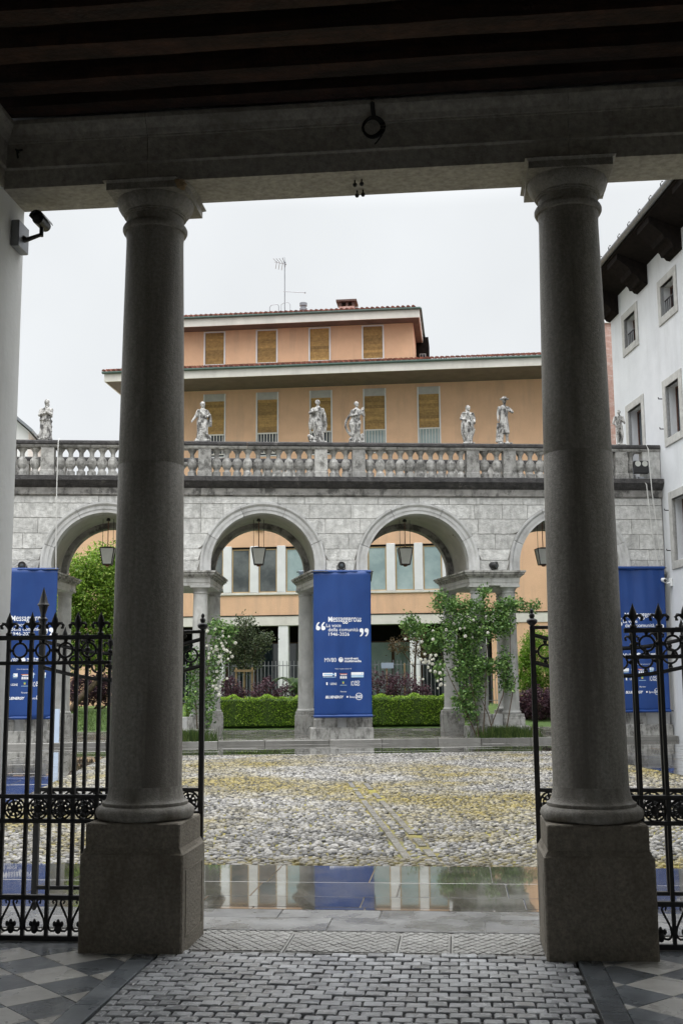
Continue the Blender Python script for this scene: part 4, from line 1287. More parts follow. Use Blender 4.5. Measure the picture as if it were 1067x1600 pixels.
def s_warrior(q):     # stout draped man resting a shield
    st_plinth(q, .23)
    robe(q, [(.06, .0, 0, .17, .15), (.2, -.02, 0, .175, .16), (.45, -.04, 0, .23, .17), (.7, -.03, 0, .25, .17), (.85, -.03, 0, .235, .15), (.98, -.02, 0, .19, .13), (1.1, -.01, 0, .19, .13), (1.2, 0, 0, .18, .11), (1.26, 0, 0, .10, .09), (1.3, 0, 0, .05, .06)], 7, .06, .9)
    cap(q, (-.18, 0, 1.19), (-.26, -.04, 1.0), .07, .06); cap(q, (-.26, -.04, 1.0), (-.14, -.16, .93), .055, .045); hand(q, (-.12, -.17, .93), (1, 0, -.2))
    cap(q, (.18, 0, 1.19), (.24, -.04, .98), .07, .06); cap(q, (.24, -.04, .98), (.22, -.14, .82), .055, .042); hand(q, (.22, -.15, .80), (0, -.2, -1))
    q.ball((-.13, -.13, .60), .15, .06, .33, 12, 8); cap(q, (.02, -.16, .85), (.20, -.12, .55), .06, .05); cap(q, (.20, -.12, .55), (.10, -.10, .25), .05, .05)
    q.ball((-.15, -.05, 1.22), .09, .08, .05, 9, 6); q.ball((.15, -.04, 1.2), .08, .08, .05, 9, 6)
    head(q, .02, -.02, 1.42, 1.2, .3, 'long')
def s_hat(q):         # tall man in a long coat and a brimmed hat, arm bent
    st_plinth(q, .26)
    robe(q, [(.40, .02, 0, .165, .14), (.48, .02, 0, .165, .14), (.7, .01, 0, .16, .135), (.9, .0, 0, .145, .12), (1.05, .0, 0, .14, .11), (1.25, 0, 0, .165, .115), (1.35, 0, 0, .16, .10), (1.41, 0, 0, .09, .08), (1.45, 0, 0, .05, .055)], 10, .05, .3)
    for sg in (-1, 1):
        cap(q, (sg * .075, -.01, .55), (sg * .085, -.03, .32), .075, .058); cap(q, (sg * .085, -.03, .32), (sg * .095, 0, .10), .058, .042); q.ball((sg * .10, -.05, .09), .045, .085, .035, 8, 5)
    cap(q, (-.16, 0, 1.34), (-.21, -.01, 1.10), .06, .052); cap(q, (-.21, -.01, 1.10), (-.22, -.07, .90), .045, .036); hand(q, (-.22, -.08, .87), (0, -.2, -1))
    cap(q, (.16, 0, 1.34), (.30, -.05, 1.18), .06, .05); cap(q, (.30, -.05, 1.18), (.13, -.15, 1.22), .045, .036); hand(q, (.11, -.155, 1.22), (-1, 0, .1))
    robe(q, [(.10, -.2, .0, .11, .10), (.3, -.2, 0, .09, .09), (.55, -.2, 0, .07, .08), (.8, -.2, 0, .05, .06)], 6, .12)
    q.ball((-.23, -.04, .62), .06, .06, .07, 9, 6); q.ball((-.22, -.06, .32), .06, .06, .05, 9, 6)
    head(q, .03, -.02, 1.58, 1.1, .4, 'hat')
def s_nude(q):        # slim pale nude, hand on hip
    st_plinth(q, .2)
    cap(q, (-.06, 0, .78), (-.09, -.02, .44), .085, .06); cap(q, (-.09, -.02, .44), (-.05, .02, .10), .058, .036); q.ball((-.05, -.04, .085), .035, .08, .03, 8, 5)
    cap(q, (.07, 0, .78), (.10, -.05, .45), .085, .06); cap(q, (.10, -.05, .45), (.09, .02, .10), .058, .036); q.ball((.09, -.04, .085), .035, .08, .03, 8, 5)
    robe(q, [(.72, 0, 0, .14, .11), (.82, 0, 0, .15, .11), (.95, 0, 0, .115, .09), (1.1, 0, 0, .15, .105), (1.22, 0, 0, .165, .10), (1.28, 0, 0, .08, .07), (1.32, 0, 0, .045, .05)], 3, .015)
    cap(q, (-.16, 0, 1.22), (-.24, .0, .98), .055, .045); cap(q, (-.24, 0, .98), (-.13, -.08, .82), .042, .034); hand(q, (-.12, -.09, .81), (1, 0, -.3))
    cap(q, (.16, 0, 1.22), (.22, -.04, .97), .055, .045); cap(q, (.22, -.04, .97), (.10, -.12, 1.05), .042, .034); hand(q, (.09, -.125, 1.05), (-1, 0, .2))
    robe(q, [(.08, .02, .10, .12, .07), (.4, .03, .10, .08, .06), (.8, .05, .09, .06, .05)], 5, .12)
    head(q, 0, -.02, 1.42, 1.05, -.3, 'bun')
statue('dark weathered stone woman standing alone nearest the pale passage wall', -8.89, 1.30, s_left)
statue('stone maiden with both arms held away from her sides and a sash', -4.20, 1.28, s_maiden)
statue('stone woman with a hand at her breast and a lamb-like beast at her feet', -.70, 1.38, s_flora)
statue('stone woman wrapped in a swirling cloak with a child at her knee', .48, 1.34, s_swirl)
statue('stout stone warrior leaning on a long shield', 3.96, 1.26, s_warrior)
statue('tall stone man in a long coat and brimmed hat', 5.09, 1.54, s_hat)
statue('slim pale stone nude half hidden by a column, next to the white house', 8.74, 1.16, s_nude)
# ---------------------------------------------------------------- lanterns, spotlights, floodlight, cables
def lantern(u, label):
    r = at('hanging_lantern', AR, u, 1.45, 5.37)
    tag(r, label, 'lantern', 'lanterns hanging in the arches')
    hb, ht, zb, zt = .135, .215, .05, .55
    q = MB()
    for sx_, sy_ in ((1, 1), (1, -1), (-1, 1), (-1, -1)):
        q.tube([(sx_ * hb, sy_ * hb, zb), (sx_ * ht, sy_ * ht, zt)], .016, 6)
    for h, z in ((hb, zb), (ht, zt)):
        q.tube([(h, h, z), (-h, h, z), (-h, -h, z), (h, -h, z)], .017, 6, closed=True)
    q.build('frame', M['black'], r)
    for a in range(4):
        q = MB(); hb2, ht2 = hb - .004, ht - .004
        q.add([(-hb2, -hb2, zb), (hb2, -hb2, zb), (ht2, -ht2, zt), (-ht2, -ht2, zt), (-hb2, -hb2 + .004, zb), (hb2, -hb2 + .004, zb), (ht2, -ht2 + .004, zt), (-ht2, -ht2 + .004, zt)],
              [(0, 1, 2, 3), (7, 6, 5, 4), (0, 4, 5, 1), (1, 5, 6, 2), (2, 6, 7, 3), (3, 7, 4, 0)])
        o = q.build('pane', M['lamp_gl'], r); o.rotation_euler = (0, 0, a * PI / 2)
    q = MB(); q.add([(-ht, -ht, zt), (ht, -ht, zt), (ht, ht, zt), (-ht, ht, zt), (-.08, -.08, zt + .05), (.08, -.08, zt + .05), (.08, .08, zt + .05), (-.08, .08, zt + .05)],
                    [(0, 1, 5, 4), (1, 2, 6, 5), (2, 3, 7, 6), (3, 0, 4, 7), (4, 5, 6, 7), (3, 2, 1, 0)]); q.build('cap', M['black'], r)
    q = MB(); q.lathe([(.10, zb), (.10, .03), (.06, .025), (.07, .0), (.03, -.015)], 12); q.build('bottom_collar', M['copper'], r, smooth=40)
    for x in (-.16, 0, .16):
        q = MB(); q.tube([(x, 0, zt + .01), (x, 0, 1.46 if x == 0 else 1.46)], .014 if x == 0 else .008, 6); q.build('hanging_rod', M['copper'] if x == 0 else M['black'], r)
    q = MB(); q.lathe([(.05, 1.40), (.07, 1.43), (.05, 1.47), (.03, 1.49)], 10); q.build('ceiling_rose', M['black'], r)
lantern(-7.12, 'glass lantern hanging in the arch nearest the pale wall, partly behind a column')
lantern(-2.48, 'glass lantern hanging in the arch beside the central banner, toward the broken column')
lantern(2.11, 'glass lantern hanging in the arch between central banner and climbing roses')
lantern(6.52, 'glass lantern hanging in the arch behind the unbroken column')
def spot(u, label, turn):
    r = at('spotlight', AR, u, -.02, 5.084, turn)
    tag(r, label, 'spotlight', 'spotlights on the imposts')
    q = MB(); q.tube([(0, .12, .17), (0, .06, .165), (0, -.10, .15), (0, -.13, .148)], [.05, .095, .115, .11], 16); q.build('housing', M['black'], r, smooth=40)
    q = MB(); q.ball((0, -.128, .148), .055, .01, .055, 12, 6); q.build('lens', M['glass'], r)
    q = MB(); q.tube([(-.125, 0, .15), (-.12, 0, .04), (0, 0, .012), (.12, 0, .04), (.125, 0, .15)], .012, 6); q.lathe([(.05, 0), (.05, .015), (.02, .02)], 10); q.build('bracket', M['black'], r)
spot(-.03, 'round black spotlight on the impost above the central banner', .1)
spot(4.58, 'round black spotlight on the impost above the climbing roses', .9)
spot(-9.39, 'round black spotlight on the impost above the banner by the pale wall', 0)
r = at('floodlight', AR, 9.28, -.08, 7.92); tag(r, 'square black twin floodlight on the balustrade beside the white house', 'floodlight')
q = MB(); q.cbox(-.23, .23, -.10, .06, .16, .56, .02); h_ = q.build('housing', M['black'], r); 
for x in (-.11, .11):
    q = MB(); q.lathe([(.085, 0), (.09, .01), (.07, .014), (.02, .004)], 16)
    q.v = [(a + x, -.102 - c_, b_ + .46) for a, b_, c_ in q.v]; q.build('lens', M['lamp_gl'], h_)
q = MB(); q.tube([(-.25, -.02, .36), (-.25, -.03, .05), (.25, -.03, .05), (.25, -.02, .36)], .014, 6); q.box(-.08, .08, -.08, .05, 0, .05); q.build('bracket', M['grey_metal'], r)
def cable(pts, label, F=AR, rad=.016, m_='rope'):
    q = MB(); q.tube([F.W(*p) for p in pts], rad, 6); o = q.build('cable', M[m_]); tag(o, label, 'cable'); return o
cable([(-8.42, -.12, 9.02), (-8.42, -.30, 8.9), (-8.42, -.32, 8.0), (-8.42, -.32, 7.5), (-8.40, -.30, 6.0), (-8.38, -.28, 5.1)], 'pale cable dropping from the balustrade to the banner by the pale wall')
cable([(9.48, -.10, 9.02), (9.48, -.30, 8.8), (9.52, -.32, 7.5), (9.66, -.30, 6.0), (9.74, -.28, 5.15)], 'pale cable hanging straight down the stones beside the white house')
cable([(9.30, -.12, 7.93), (9.36, -.32, 7.7), (9.46, -.30, 6.3), (9.62, -.28, 5.15)], 'pale cable running from the floodlight down to the banner')
o = MB(); o.cbox(-.09, .09, -.015, .015, 0, .95, .004); o = o.build('upright_panel', M['pale_blue']); o.location = AR.W(-8.24, -.3, .13); o.rotation_euler = (0, 0, AR.rz)
tag(o, 'narrow pale blue upright panel standing beside the banner by the pale wall', 'panel')

# ---------------------------------------------------------------- banners
def text_mesh(body, width, height, bold=0.0, shear=0.0):
    cu = bpy.data.curves.new('t', 'FONT')
    cu.body = body; cu.size = 1.0; cu.offset = bold; cu.shear = shear; cu.resolution_u = 4
    o = bpy.data.objects.new('t', cu); COL.objects.link(o)
    dg = bpy.context.evaluated_depsgraph_get()
    me = bpy.data.meshes.new_from_object(o.evaluated_get(dg))
    bpy.data.objects.remove(o); bpy.data.curves.remove(cu)
    co = np.empty(len(me.vertices) * 3, np.float32); me.vertices.foreach_get('co', co); co = co.reshape(-1, 3)
    lo, hi = co.min(0), co.max(0)
    x = (co[:, 0] - (lo[0] + hi[0]) / 2) / (hi[0] - lo[0]) * width
    z = (co[:, 1] - (lo[1] + hi[1]) / 2) / (hi[1] - lo[1]) * height
    out = np.stack([x, np.zeros_like(x), z], -1)
    me.vertices.foreach_set('co', out.astype(np.float32).ravel()); me.update()
    me.materials.clear()
    return me
PRINTS = []      # mesh, x, z in fractions of the banner measured from its picture
def bx(px): return (px - 117) / 516 * 1.70 - .85
def bz(py): return (1375 - py) / 1310 * 4.30
def T(body, x0, x1, y0, y1, bold=0.0, m_='print_w', shear=0.0, name='lettering'):
    me = text_mesh(body, (x1 - x0) / 516 * 1.70, (y1 - y0) / 1310 * 4.30, bold, shear)
    me.materials.append(M[m_]); PRINTS.append((name, me, bx((x0 + x1) / 2), bz((y0 + y1) / 2)))
def Rp(x0, x1, y0, y1, m_, name='printed_box'):
    q = MB(); w2, h2 = (x1 - x0) / 516 * .85, (y1 - y0) / 1310 * 2.15
    q.add([(-w2, 0, -h2), (w2, 0, -h2), (w2, 0, h2), (-w2, 0, h2)], [(0, 1, 2, 3)]); PRINTS.append((name, q.mesh(name, M[m_]), bx((x0 + x1) / 2), bz((y0 + y1) / 2)))
def Cp(x, y, r0, r1, m_, name='printed_circle'):
    q = MB(); n_ = 24; k = 1.70 / 516
    for i in range(n_):
        t = 2 * PI * i / n_
        q.v += [(r1 * k * math.cos(t), 0, r1 * k * math.sin(t)), (r0 * k * math.cos(t), 0, r0 * k * math.sin(t))]
    for i in range(n_):
        j = (i + 1) % n_
        q.f.append((2 * i, 2 * j, 2 * j + 1, 2 * i + 1))
    PRINTS.append((name, q.mesh(name, M[m_]), bx(x), bz(y)))
def quote_mesh(flip):
    q = MB(); k = 1.70 / 516
    for dx in (-23, 23):
        n_ = 20; c = len(q.v)
        pts = []
        for i in range(15):
            t = -PI * .5 + 1.55 * PI * i / 14          # round bowl
            pts.append((dx + 19 * math.cos(t), -14 + 19 * math.sin(t)))
        pts += [(dx - 19, -10), (dx - 19, 6), (dx - 10, 26), (dx + 6, 40), (dx + 14, 36), (dx + 2, 22), (dx - 4, 8)]
        s = -1 if flip else 1
        # bowl and tail as a fan-safe pair
        bowl = [(dx + 19 * math.cos(2 * PI * i / n_), -14 + 19 * math.sin(2 * PI * i / n_)) for i in range(n_)]
        tail = [(dx - 19, -14), (dx - 5, -2), (dx - 2, 10), (dx + 5, 24), (dx + 15, 34), (dx + 9, 41), (dx - 6, 32), (dx - 16, 14)]
        for poly in (bowl, tail):
            b0 = len(q.v)
            q.v += [(s * p[0] * k, -0.0004 if poly is tail else 0.0, s * p[1] * k) for p in poly]
            q.f.append(tuple(range(b0, b0 + len(poly))))
    return q.mesh('quote_mark', M['print_w'])
PRINTS.append(('quote_mark', quote_mesh(False), bx(180), bz(570)))
PRINTS.append(('quote_mark', quote_mesh(True), bx(568), bz(620)))
T('M', 248, 283, 483, 529, 0.03); T('essaggero', 287, 500, 490, 547, 0.006)
T('Veneto', 503, 545, 488, 504, 0.0); T('80', 505, 543, 508, 530, 0.03)
T('La voce', 229, 360, 545, 576, 0.004); T('della comunit\u00e0', 247, 515, 582, 614, 0.004); T('1946-2026', 250, 436, 624, 654, 0.004)
T('MV80', 213, 315, 850, 887, -0.004)
Cp(357, 867, 0.1, 22, 'print_w'); Rp(352, 374, 856, 860, 'blue', 'printed_bar')
T('nord-est', 390, 515, 845, 865, 0.03); T('multimedia', 390, 541, 868, 889, 0.03)
T('Con il patrocinio di', 305, 452, 942, 954)
Rp(195, 315, 983, 1012, 'print_w'); Rp(205, 305, 992, 1004, 'print_lb', 'printed_bar'); Rp(198, 312, 1018, 1023, 'print_lb', 'printed_bar')
Rp(450, 560, 978, 1002, 'print_w'); Rp(460, 550, 985, 996, 'print_lb', 'printed_bar'); Rp(450, 560, 1004, 1024, 'print_lb', 'printed_bar')
Rp(345, 415, 990, 996, 'print_o', 'printed_bar'); Rp(355, 410, 997, 1003, 'print_w', 'printed_bar')
for i, x in enumerate((350, 366, 382, 398)):
    Rp(x, x + 11, 1012, 1034, 'print_w', 'printed_bar')
Rp(226, 238, 1065, 1090, 'print_w', 'printed_crest'); T('UDINE', 262, 318, 1070, 1090, 0.01)
Rp(369, 387, 1058, 1066, 'print_g', 'printed_crest'); Rp(371, 385, 1067, 1078, 'print_y', 'printed_crest'); Rp(348, 410, 1090, 1094, 'print_lb', 'printed_bar')
T('IO', 448, 474, 1056, 1098, 0.0); T('SO', 480, 524, 1054, 1074, 0.02); T('NO', 480, 524, 1078, 1098, 0.02)
T('Partner', 352, 409, 1142, 1155)
T('BLUENERGY', 218, 382, 1184, 1208, 0.035, 'print_w', 0.25)
T('Banca', 434, 482, 1186, 1206, 0.0); Rp(407, 421, 1188, 1202, 'print_w', 'printed_bar'); T('360', 492, 540, 1178, 1206, 0.02); Cp(517, 1192, 27, 31, 'print_w')
def banner(label, uc, v, ztop, zbot, m_, prints, wv):
    r = at('banner', AR, uc, v, zbot)
    tag(r, label, 'banner', 'blue banners on the arcade piers')
    H = ztop - zbot
    q = MB(); nx, nz = 44, 30
    def wave(x, z):
        t = z / H
        return (.028 * math.sin(x * 7 + wv) + .017 * math.sin(x * 15.3 + wv * 3 + .5 * math.sin(z * 1.7)) * (.4 + t)) * (1 - t * .5) + .03 * math.sin(x * 3.1 - z * .9 + wv * 2)
    for k in range(nz + 1):
        for i in range(nx + 1):
            x = -.85 + 1.70 * i / nx; z = H * k / nz
            q.v.append((x, wave(x, z), z))
    for k in range(nz):
        for i in range(nx):
            a = k * (nx + 1) + i
            q.f.append((a, a + 1, a + nx + 2, a + nx + 1))
    cl = q.build('cloth', m_, r, smooth=60)
    sol = cl.modifiers.new('thick', 'SOLIDIFY'); sol.thickness = .004; sol.offset = 1
    for z, rr in ((H - .03, .045), (.035, .045)):
        q = MB(); q.tube([(-.86, wave(-.85, z), z), (.86, wave(.85, z), z)], rr, 12); q.build('rod_pocket', m_, r, smooth=50)
        q = MB(); q.tube([(-.93, 0, z), (.93, 0, z)], .018, 8); q.build('rod', M['black'], r)
    if prints:
        for (nm, me, x, z) in PRINTS:
            me2 = me.copy()
            z2 = z * H / 4.30
            co = np.empty(len(me2.vertices) * 3, np.float32); me2.vertices.foreach_get('co', co); co = co.reshape(-1, 3)
            for p in co:
                p[1] += wave(x + p[0], z2 + p[2]) - .012
            me2.vertices.foreach_set('co', co.ravel()); me2.update()
            link(nm, me2, r, (x, 0, z2))
            if nm == 'printed_bar':
                r.children[-1].location.y = -.003
    return r
banner('blue printed banner hanging at the middle of the arcade', -.02, -.28, 5.06, .76, M['blue'], True, .4)
banner('blue printed banner hanging beside the pale passage wall, behind the iron screen', -9.18, -.28, 5.13, .80, M['blue'], True, 1.7)
banner('blue printed banner hanging against the white house, behind the iron screen', 8.93, -.28, 5.17, .82, M['blue'], True, 3.1)
banner('blue banner on the rear of the arcade, its backlight painted as pale blue, mostly behind the central pier', -.30, 3.30, 5.40, .95, M['pale_blue'], False, 2.2)  # backlit cloth: the light through it is put into a paler colour

# ---------------------------------------------------------------- walls with openings
def holed(q, a0, a1, z0, z1, holes, depth, y0=0.0):
    """front at y0 facing -y, holes (x0, x1, z0, z1) with reveals going back"""
    xs = sorted({a0, a1} | {h[0] for h in holes} | {h[1] for h in holes}); zs = sorted({z0, z1} | {h[2] for h in holes} | {h[3] for h in holes})
    xs = [x for x in xs if a0 <= x <= a1]; zs = [z for z in zs if z0 <= z <= z1]
    for i in range(len(xs) - 1):
        for j in range(len(zs) - 1):
            mx, mz = (xs[i] + xs[i + 1]) / 2, (zs[j] + zs[j + 1]) / 2
            if any(h[0] < mx < h[1] and h[2] < mz < h[3] for h in holes):
                continue
            q.add([(xs[i], y0, zs[j]), (xs[i + 1], y0, zs[j]), (xs[i + 1], y0, zs[j + 1]), (xs[i], y0, zs[j + 1])], [(0, 1, 2, 3)])
    for (x0, x1, h0, h1) in holes:
        y1 = y0 + depth
        q.add([(x0, y0, h0), (x1, y0, h0), (x1, y0, h1), (x0, y0, h1), (x0, y1, h0), (x1, y1, h0), (x1, y1, h1), (x0, y1, h1)],
              [(0, 4, 5, 1), (1, 5, 6, 2), (2, 6, 7, 3), (3, 7, 4, 0)])
    return q
def boxshell(q, a0, a1, y0, y1, z0, z1):       # back, sides and lid of a wall block
    q.add([(a0, y0, z0), (a1, y0, z0), (a1, y1, z0), (a0, y1, z0), (a0, y0, z1), (a1, y0, z1), (a1, y1, z1), (a0, y1, z1)],
          [(4, 5, 6, 7), (1, 2, 6, 5), (2, 3, 7, 6), (3, 0, 4, 7)])
    return q

# ---------------------------------------------------------------- the orange house
oh = at('orange_house', OR, 0, 0)
tag(oh, 'orange plastered house with bamboo blinds and cream eaves behind the arcade', 'house')
HU0, HU1 = -8.9, 10.6
P1 = [(-4.92 + 1.166 * k) for k in range(-1, 9)]
P1 = P1[:-1]
holes = []
W2 = []      # second floor french windows
for c in (-7.9, -5.55, -3.21, -.86, 1.47, 3.80):
    W2.append((c - .45, c + .45, 11.55, 14.02))
holes += W2
W1 = []
pil = [-6.09 + 1.166 * k for k in range(0, 10)]
for k in range(9):
    W1.append((pil[k] + .19, pil[k + 1] - .19, 5.60, 7.48))
strip = (pil[0] + .0, pil[9] - .0, 5.58, 7.56)
q = MB()
holed(q, HU0, HU1, 4.62, 15.0, holes + [strip], .16)
boxshell(q, HU0, HU1, 0, 10, .8, 15.0)
q.build('wall', M['orange'], oh)
# ribbon of first floor windows
wf = MB(); wf.box(strip[0], strip[1], .14, .15, strip[2], strip[3]); wf.build('ribbon_back', M['box_grey'], oh)
q = MB(); q.box(strip[0], strip[1], .02, .13, 7.49, 7.555); q.build('blind_slot', M['dark_wood'], oh)
q = MB(); q.cbox(strip[0] - .05, strip[1] + .05, -.06, .13, 5.50, 5.60, .01); q.build('sill', M['cream'], oh)
for k in range(10):
    q = MB(); q.cbox(pil[k] - .185, pil[k] + .185, -.045, .12, 5.605, 7.60, .02); q.build('pilaster', M['white_tr'], oh)
for k, (x0, x1, z0, z1) in enumerate(W1):
    fr = MB()
    for (a, b_, c_, d_) in ((x0 + .002, x0 + .05, z0 + .002, z1), (x1 - .05, x1 - .002, z0 + .002, z1), (x0 + .05, x1 - .05, z0 + .002, z0 + .05), (x0 + .05, x1 - .05, z1 - .05, z1)):
        fr.box(a, b_, .055, .105, c_, d_)
    wnd = fr.build('window', M['wood_fr'], oh)
    q = MB(); q.box(x0 + .05, x1 - .05, .075, .09, z0 + .05, z1 - .05); q.build('pane', M['glass_b'] if k in (3, 5, 6, 7, 8) else M['glass_d'], wnd)
# second floor windows with blinds rolled down over railings
def blind(parent, x0, x1, z0, z1, y):
    z = z1; n_ = int((z1 - z0) / .125)
    h = (z1 - z0) / n_
    for i in range(n_):
        q = MB(); yy = y + rnd(-.008, .008)
        q.add([(x0, yy, z - h + .004), (x1, yy, z - h + .004), (x1, yy - .02, z), (x0, yy - .02, z), (x0, yy + .015, z - h + .004), (x1, yy + .015, z - h + .004), (x1, yy + .0, z), (x0, yy + .0, z)],
              [(0, 1, 2, 3), (7, 6, 5, 4), (0, 4, 5, 1), (2, 6, 7, 3), (1, 5, 6, 2), (3, 7, 4, 0)])
        q.build('blind_slat', M['bamboo'], parent)
        z -= h
for i, (x0, x1, z0, z1) in enumerate(W2):
    f_ = MB()
    f_.cbox(x0 - .045, x0 + .012, -.035, .06, z0 - .05, z1 + .33, .004); f_.cbox(x1 - .012, x1 + .045, -.035, .06, z0 - .05, z1 + .33, .004)
    f_.box(x0 + .013, x1 - .013, -.03, .055, z0 - .05, z0 + .0)
    wnd = f_.build('window', M['white_tr'], oh)
    q = MB(); q.box(x0 + .013, x1 - .013, -.028, -.002, z1 + .002, z1 + .33); q.build('blind_box', M['box_grey'], wnd)
    q = MB(); q.box(x0 + .014, x1 - .014, .10, .115, z0, z1); q.build('pane', M['glass_b'] if i in (4, 5) else M['glass'], wnd)
    blind(wnd, x0 + .02, x1 - .02, 12.55, z1, .03)
    q = MB(); q.box(x0 + .013, x1 - .013, -.10, -.06, 12.48, 12.53); q.box(x0 + .013, x1 - .013, -.10, -.06, z0 + .06, z0 + .10)
    rl = q.build('railing', M['cream'], wnd)
    for k in range(7):
        x = x0 + .07 + k * (x1 - x0 - .14) / 6
        q = MB(); q.box(x - .014, x + .014, -.09, -.07, z0 + .10, 12.48); q.build('railing_bar', M['cream'], rl)
# lower eave: soffit, fascia, gutter and a pent of tiles
EU0, EU1 = -9.85, 11.0
q = MB(); q.box(EU0 + .05, EU1, -2.08, -.002, 14.52, 14.58); q.box(EU0 + .05, HU0 - .002, -.002, 6, 14.52, 14.58); q.build('soffit', M['soffit'], oh)
q = MB(); q.box(EU0, EU1, -2.14, -2.085, 14.51, 14.84); q.box(EU0, EU0 + .045, -2.084, 8, 14.51, 14.84); q.build('fascia', M['cream'], oh)
q = MB(); q.exu([(-2.145, 14.842), (-2.10, 14.842), (-2.10, 14.92), (-2.26, 14.92), (-2.26, 14.87), (-2.22, 14.842)], EU0 - .08, EU1); q.build('gutter', M['green_g'], oh)
def tiles(q, u0, u1, y0, z0, y1, z1, pitch=.22, r_=.075, seg=.42):
    L_ = math.hypot(y1 - y0, z1 - z0); n_ = max(1, int(L_ / seg))
    dy, dz = (y1 - y0) / L_, (z1 - z0) / L_
    ny, nz = -dz, dy
    x = u0
    while x < u1:
        for k in range(n_):
            s0, s1 = k * L_ / n_, (k + 1) * L_ / n_ + .04
            vs_ = []
            for (s, rr, lift) in ((s0, r_ * 1.12, .03), (s1, r_ * .9, .0)):
                for i in range(5):
                    t = PI * i / 4
                    a, hgt = rr * math.cos(t), rr * math.sin(t) + lift
                    vs_.append((x + a, y0 + dy * s + ny * hgt, z0 + dz * s + nz * hgt))
            q.add(vs_, [(i, i + 1, i + 6, i + 5) for i in range(4)] + [(4, 3, 2, 1, 0)])
        x += pitch
q = MB(); q.add([(EU0, -2.20, 14.90), (EU1, -2.20, 14.90), (EU1, -.0, 15.56), (EU0, -.0, 15.56)], [(0, 1, 2, 3)]); 
q.add([(3.45, -.0, 15.56), (EU1, -.0, 15.56), (EU1, 5, 17.0), (3.45, 5, 17.0)], [(0, 1, 2, 3)])
pent = q.build('pent_roof', M['rooftile'], oh)
q = MB(); tiles(q, EU0, EU1, -2.24, 14.91, -.02, 15.57); tiles(q, 3.5, EU1, 0.0, 15.58, 1.2, 15.93); stuff(q.build('roof_tiles', M['rooftile'], pent))
# top storey, flush with the wall, and its eave
W3 = [(-6.03 + .02 + 2.335 * k, -5.12 - .02 + 2.335 * k, 15.70, 17.15) for k in range(-1, 4)]
q = MB(); holed(q, -8.6, 3.18, 15.3, 17.32, W3, .16, .03); boxshell(q, -8.6, 3.18, .03, 6, 15.0, 17.32); q.build('top_wall', M['orange'], oh)
for (x0, x1, z0, z1) in W3:
    f_ = MB()
    f_.cbox(x0 - .05, x0 + .012, -.015, .09, z0 - .06, z1 + .05, .004); f_.cbox(x1 - .012, x1 + .05, -.015, .09, z0 - .06, z1 + .05, .004)
    f_.box(x0 + .013, x1 - .013, -.012, .085, z1, z1 + .05); f_.box(x0 + .013, x1 - .013, -.03, .085, z0 - .06, z0)
    wnd = f_.build('window', M['white_tr'], oh)
    q = MB(); q.box(x0 + .013, x1 - .013, .12, .13, z0, z1); q.build('pane', M['glass'], wnd)
    blind(wnd, x0 + .02, x1 - .02, z0 + .01, z1, .07)
q = MB(); q.box(-9.3, 3.45, -.68, .028, 17.24, 17.30); q.box(3.182, 3.45, .03, 5.5, 17.24, 17.30); q.build('top_soffit', M['soffit'], oh)
q = MB(); q.box(-9.35, 3.50, -.74, -.685, 17.23, 17.57); q.box(3.455, 3.50, -.684, 5.5, 17.23, 17.57); q.build('top_fascia', M['cream'], oh)
q = MB(); q.exu([(-.745, 17.572), (-.70, 17.572), (-.70, 17.65), (-.86, 17.65), (-.86, 17.60), (-.82, 17.572)], -9.4, 3.55); q.box(3.505, 3.60, -.74, 5.5, 17.575, 17.65); q.build('top_gutter', M['green_g'], oh)
q = MB(); q.add([(-9.4, -.80, 17.63), (3.52, -.80, 17.63), (3.0, 3.0, 18.75), (-9.0, 3.0, 18.75)], [(0, 1, 2, 3)]); q.add([(3.52, -.80, 17.63), (3.52, 6.6, 17.63), (3.0, 3.0, 18.75)], [(0, 1, 2)])
tr_ = q.build('top_roof', M['rooftile'], oh)
q = MB(); tiles(q, -9.3, 3.45, -.84, 17.64, 2.9, 18.76); stuff(q.build('roof_tiles', M['rooftile'], tr_))
# dormer shed and window at the end of the top storey
q = MB(); q.box(3.20, 3.75, 3.0, 4.6, 16.0, 17.5); sh_ = q.build('roof_shed', M['dark_wood'], oh)
q = MB(); q.box(3.34, 3.62, 2.97, 2.995, 16.30, 16.70); fw = q.build('shed_window', M['white_tr'], sh_)
for a, b_ in ((3.36, 3.47), (3.49, 3.60)):
    for c_, d_ in ((16.32, 16.49), (16.51, 16.68)):
        q = MB(); q.box(a, b_, 2.955, 2.968, c_, d_); q.build('pane', M['glass'], fw)
# ground floor: cream band, white posts, deep glazed porch
q = MB(); q.box(HU0, HU1, -.03, .45, 4.20, 4.60); q.build('cream_band', M['cream'], oh)
q = MB(); q.box(HU0, HU1, -.05, -.031, 4.60, 4.64); q.build('drip_line', M['dark_wood'], oh)
q = MB(); q.box(HU0, 6.2, .451, 3.0, 4.30, 4.55); q.build('porch_ceiling', M['soffit'], oh)
x = -2.515 - 2.77 * 2
k = 0
while x < 6:
    q = MB(); q.cbox(x - .21, x + .21, .0, .42, .8, 4.198, .01); q.build('post', M['white_tr'], oh)
    x += 2.77
q = MB(); q.box(6.2, HU1, .0, .4, .8, 4.199); q.build('ground_wall', M['orange'], oh)
q = MB(); q.box(HU0, -8.3, .0, .4, .8, 4.199); q.build('ground_wall', M['orange'], oh)
q = MB(); q.box(-20, HU0 - .01, -.5, 6, .8, 9.2); q.build('low_wing', M['orange'], oh)
q = MB(); q.box(-20.2, HU0 - .01, -.8, 6.2, 9.2, 9.5); q.build('low_wing_roof', M['cream'], oh)
q = MB(); q.box(HU0, 6.2, 3.0, 3.2, .8, 4.55); q.build('porch_back', M['dark_wood'], oh)
x = -8.0
k = 0
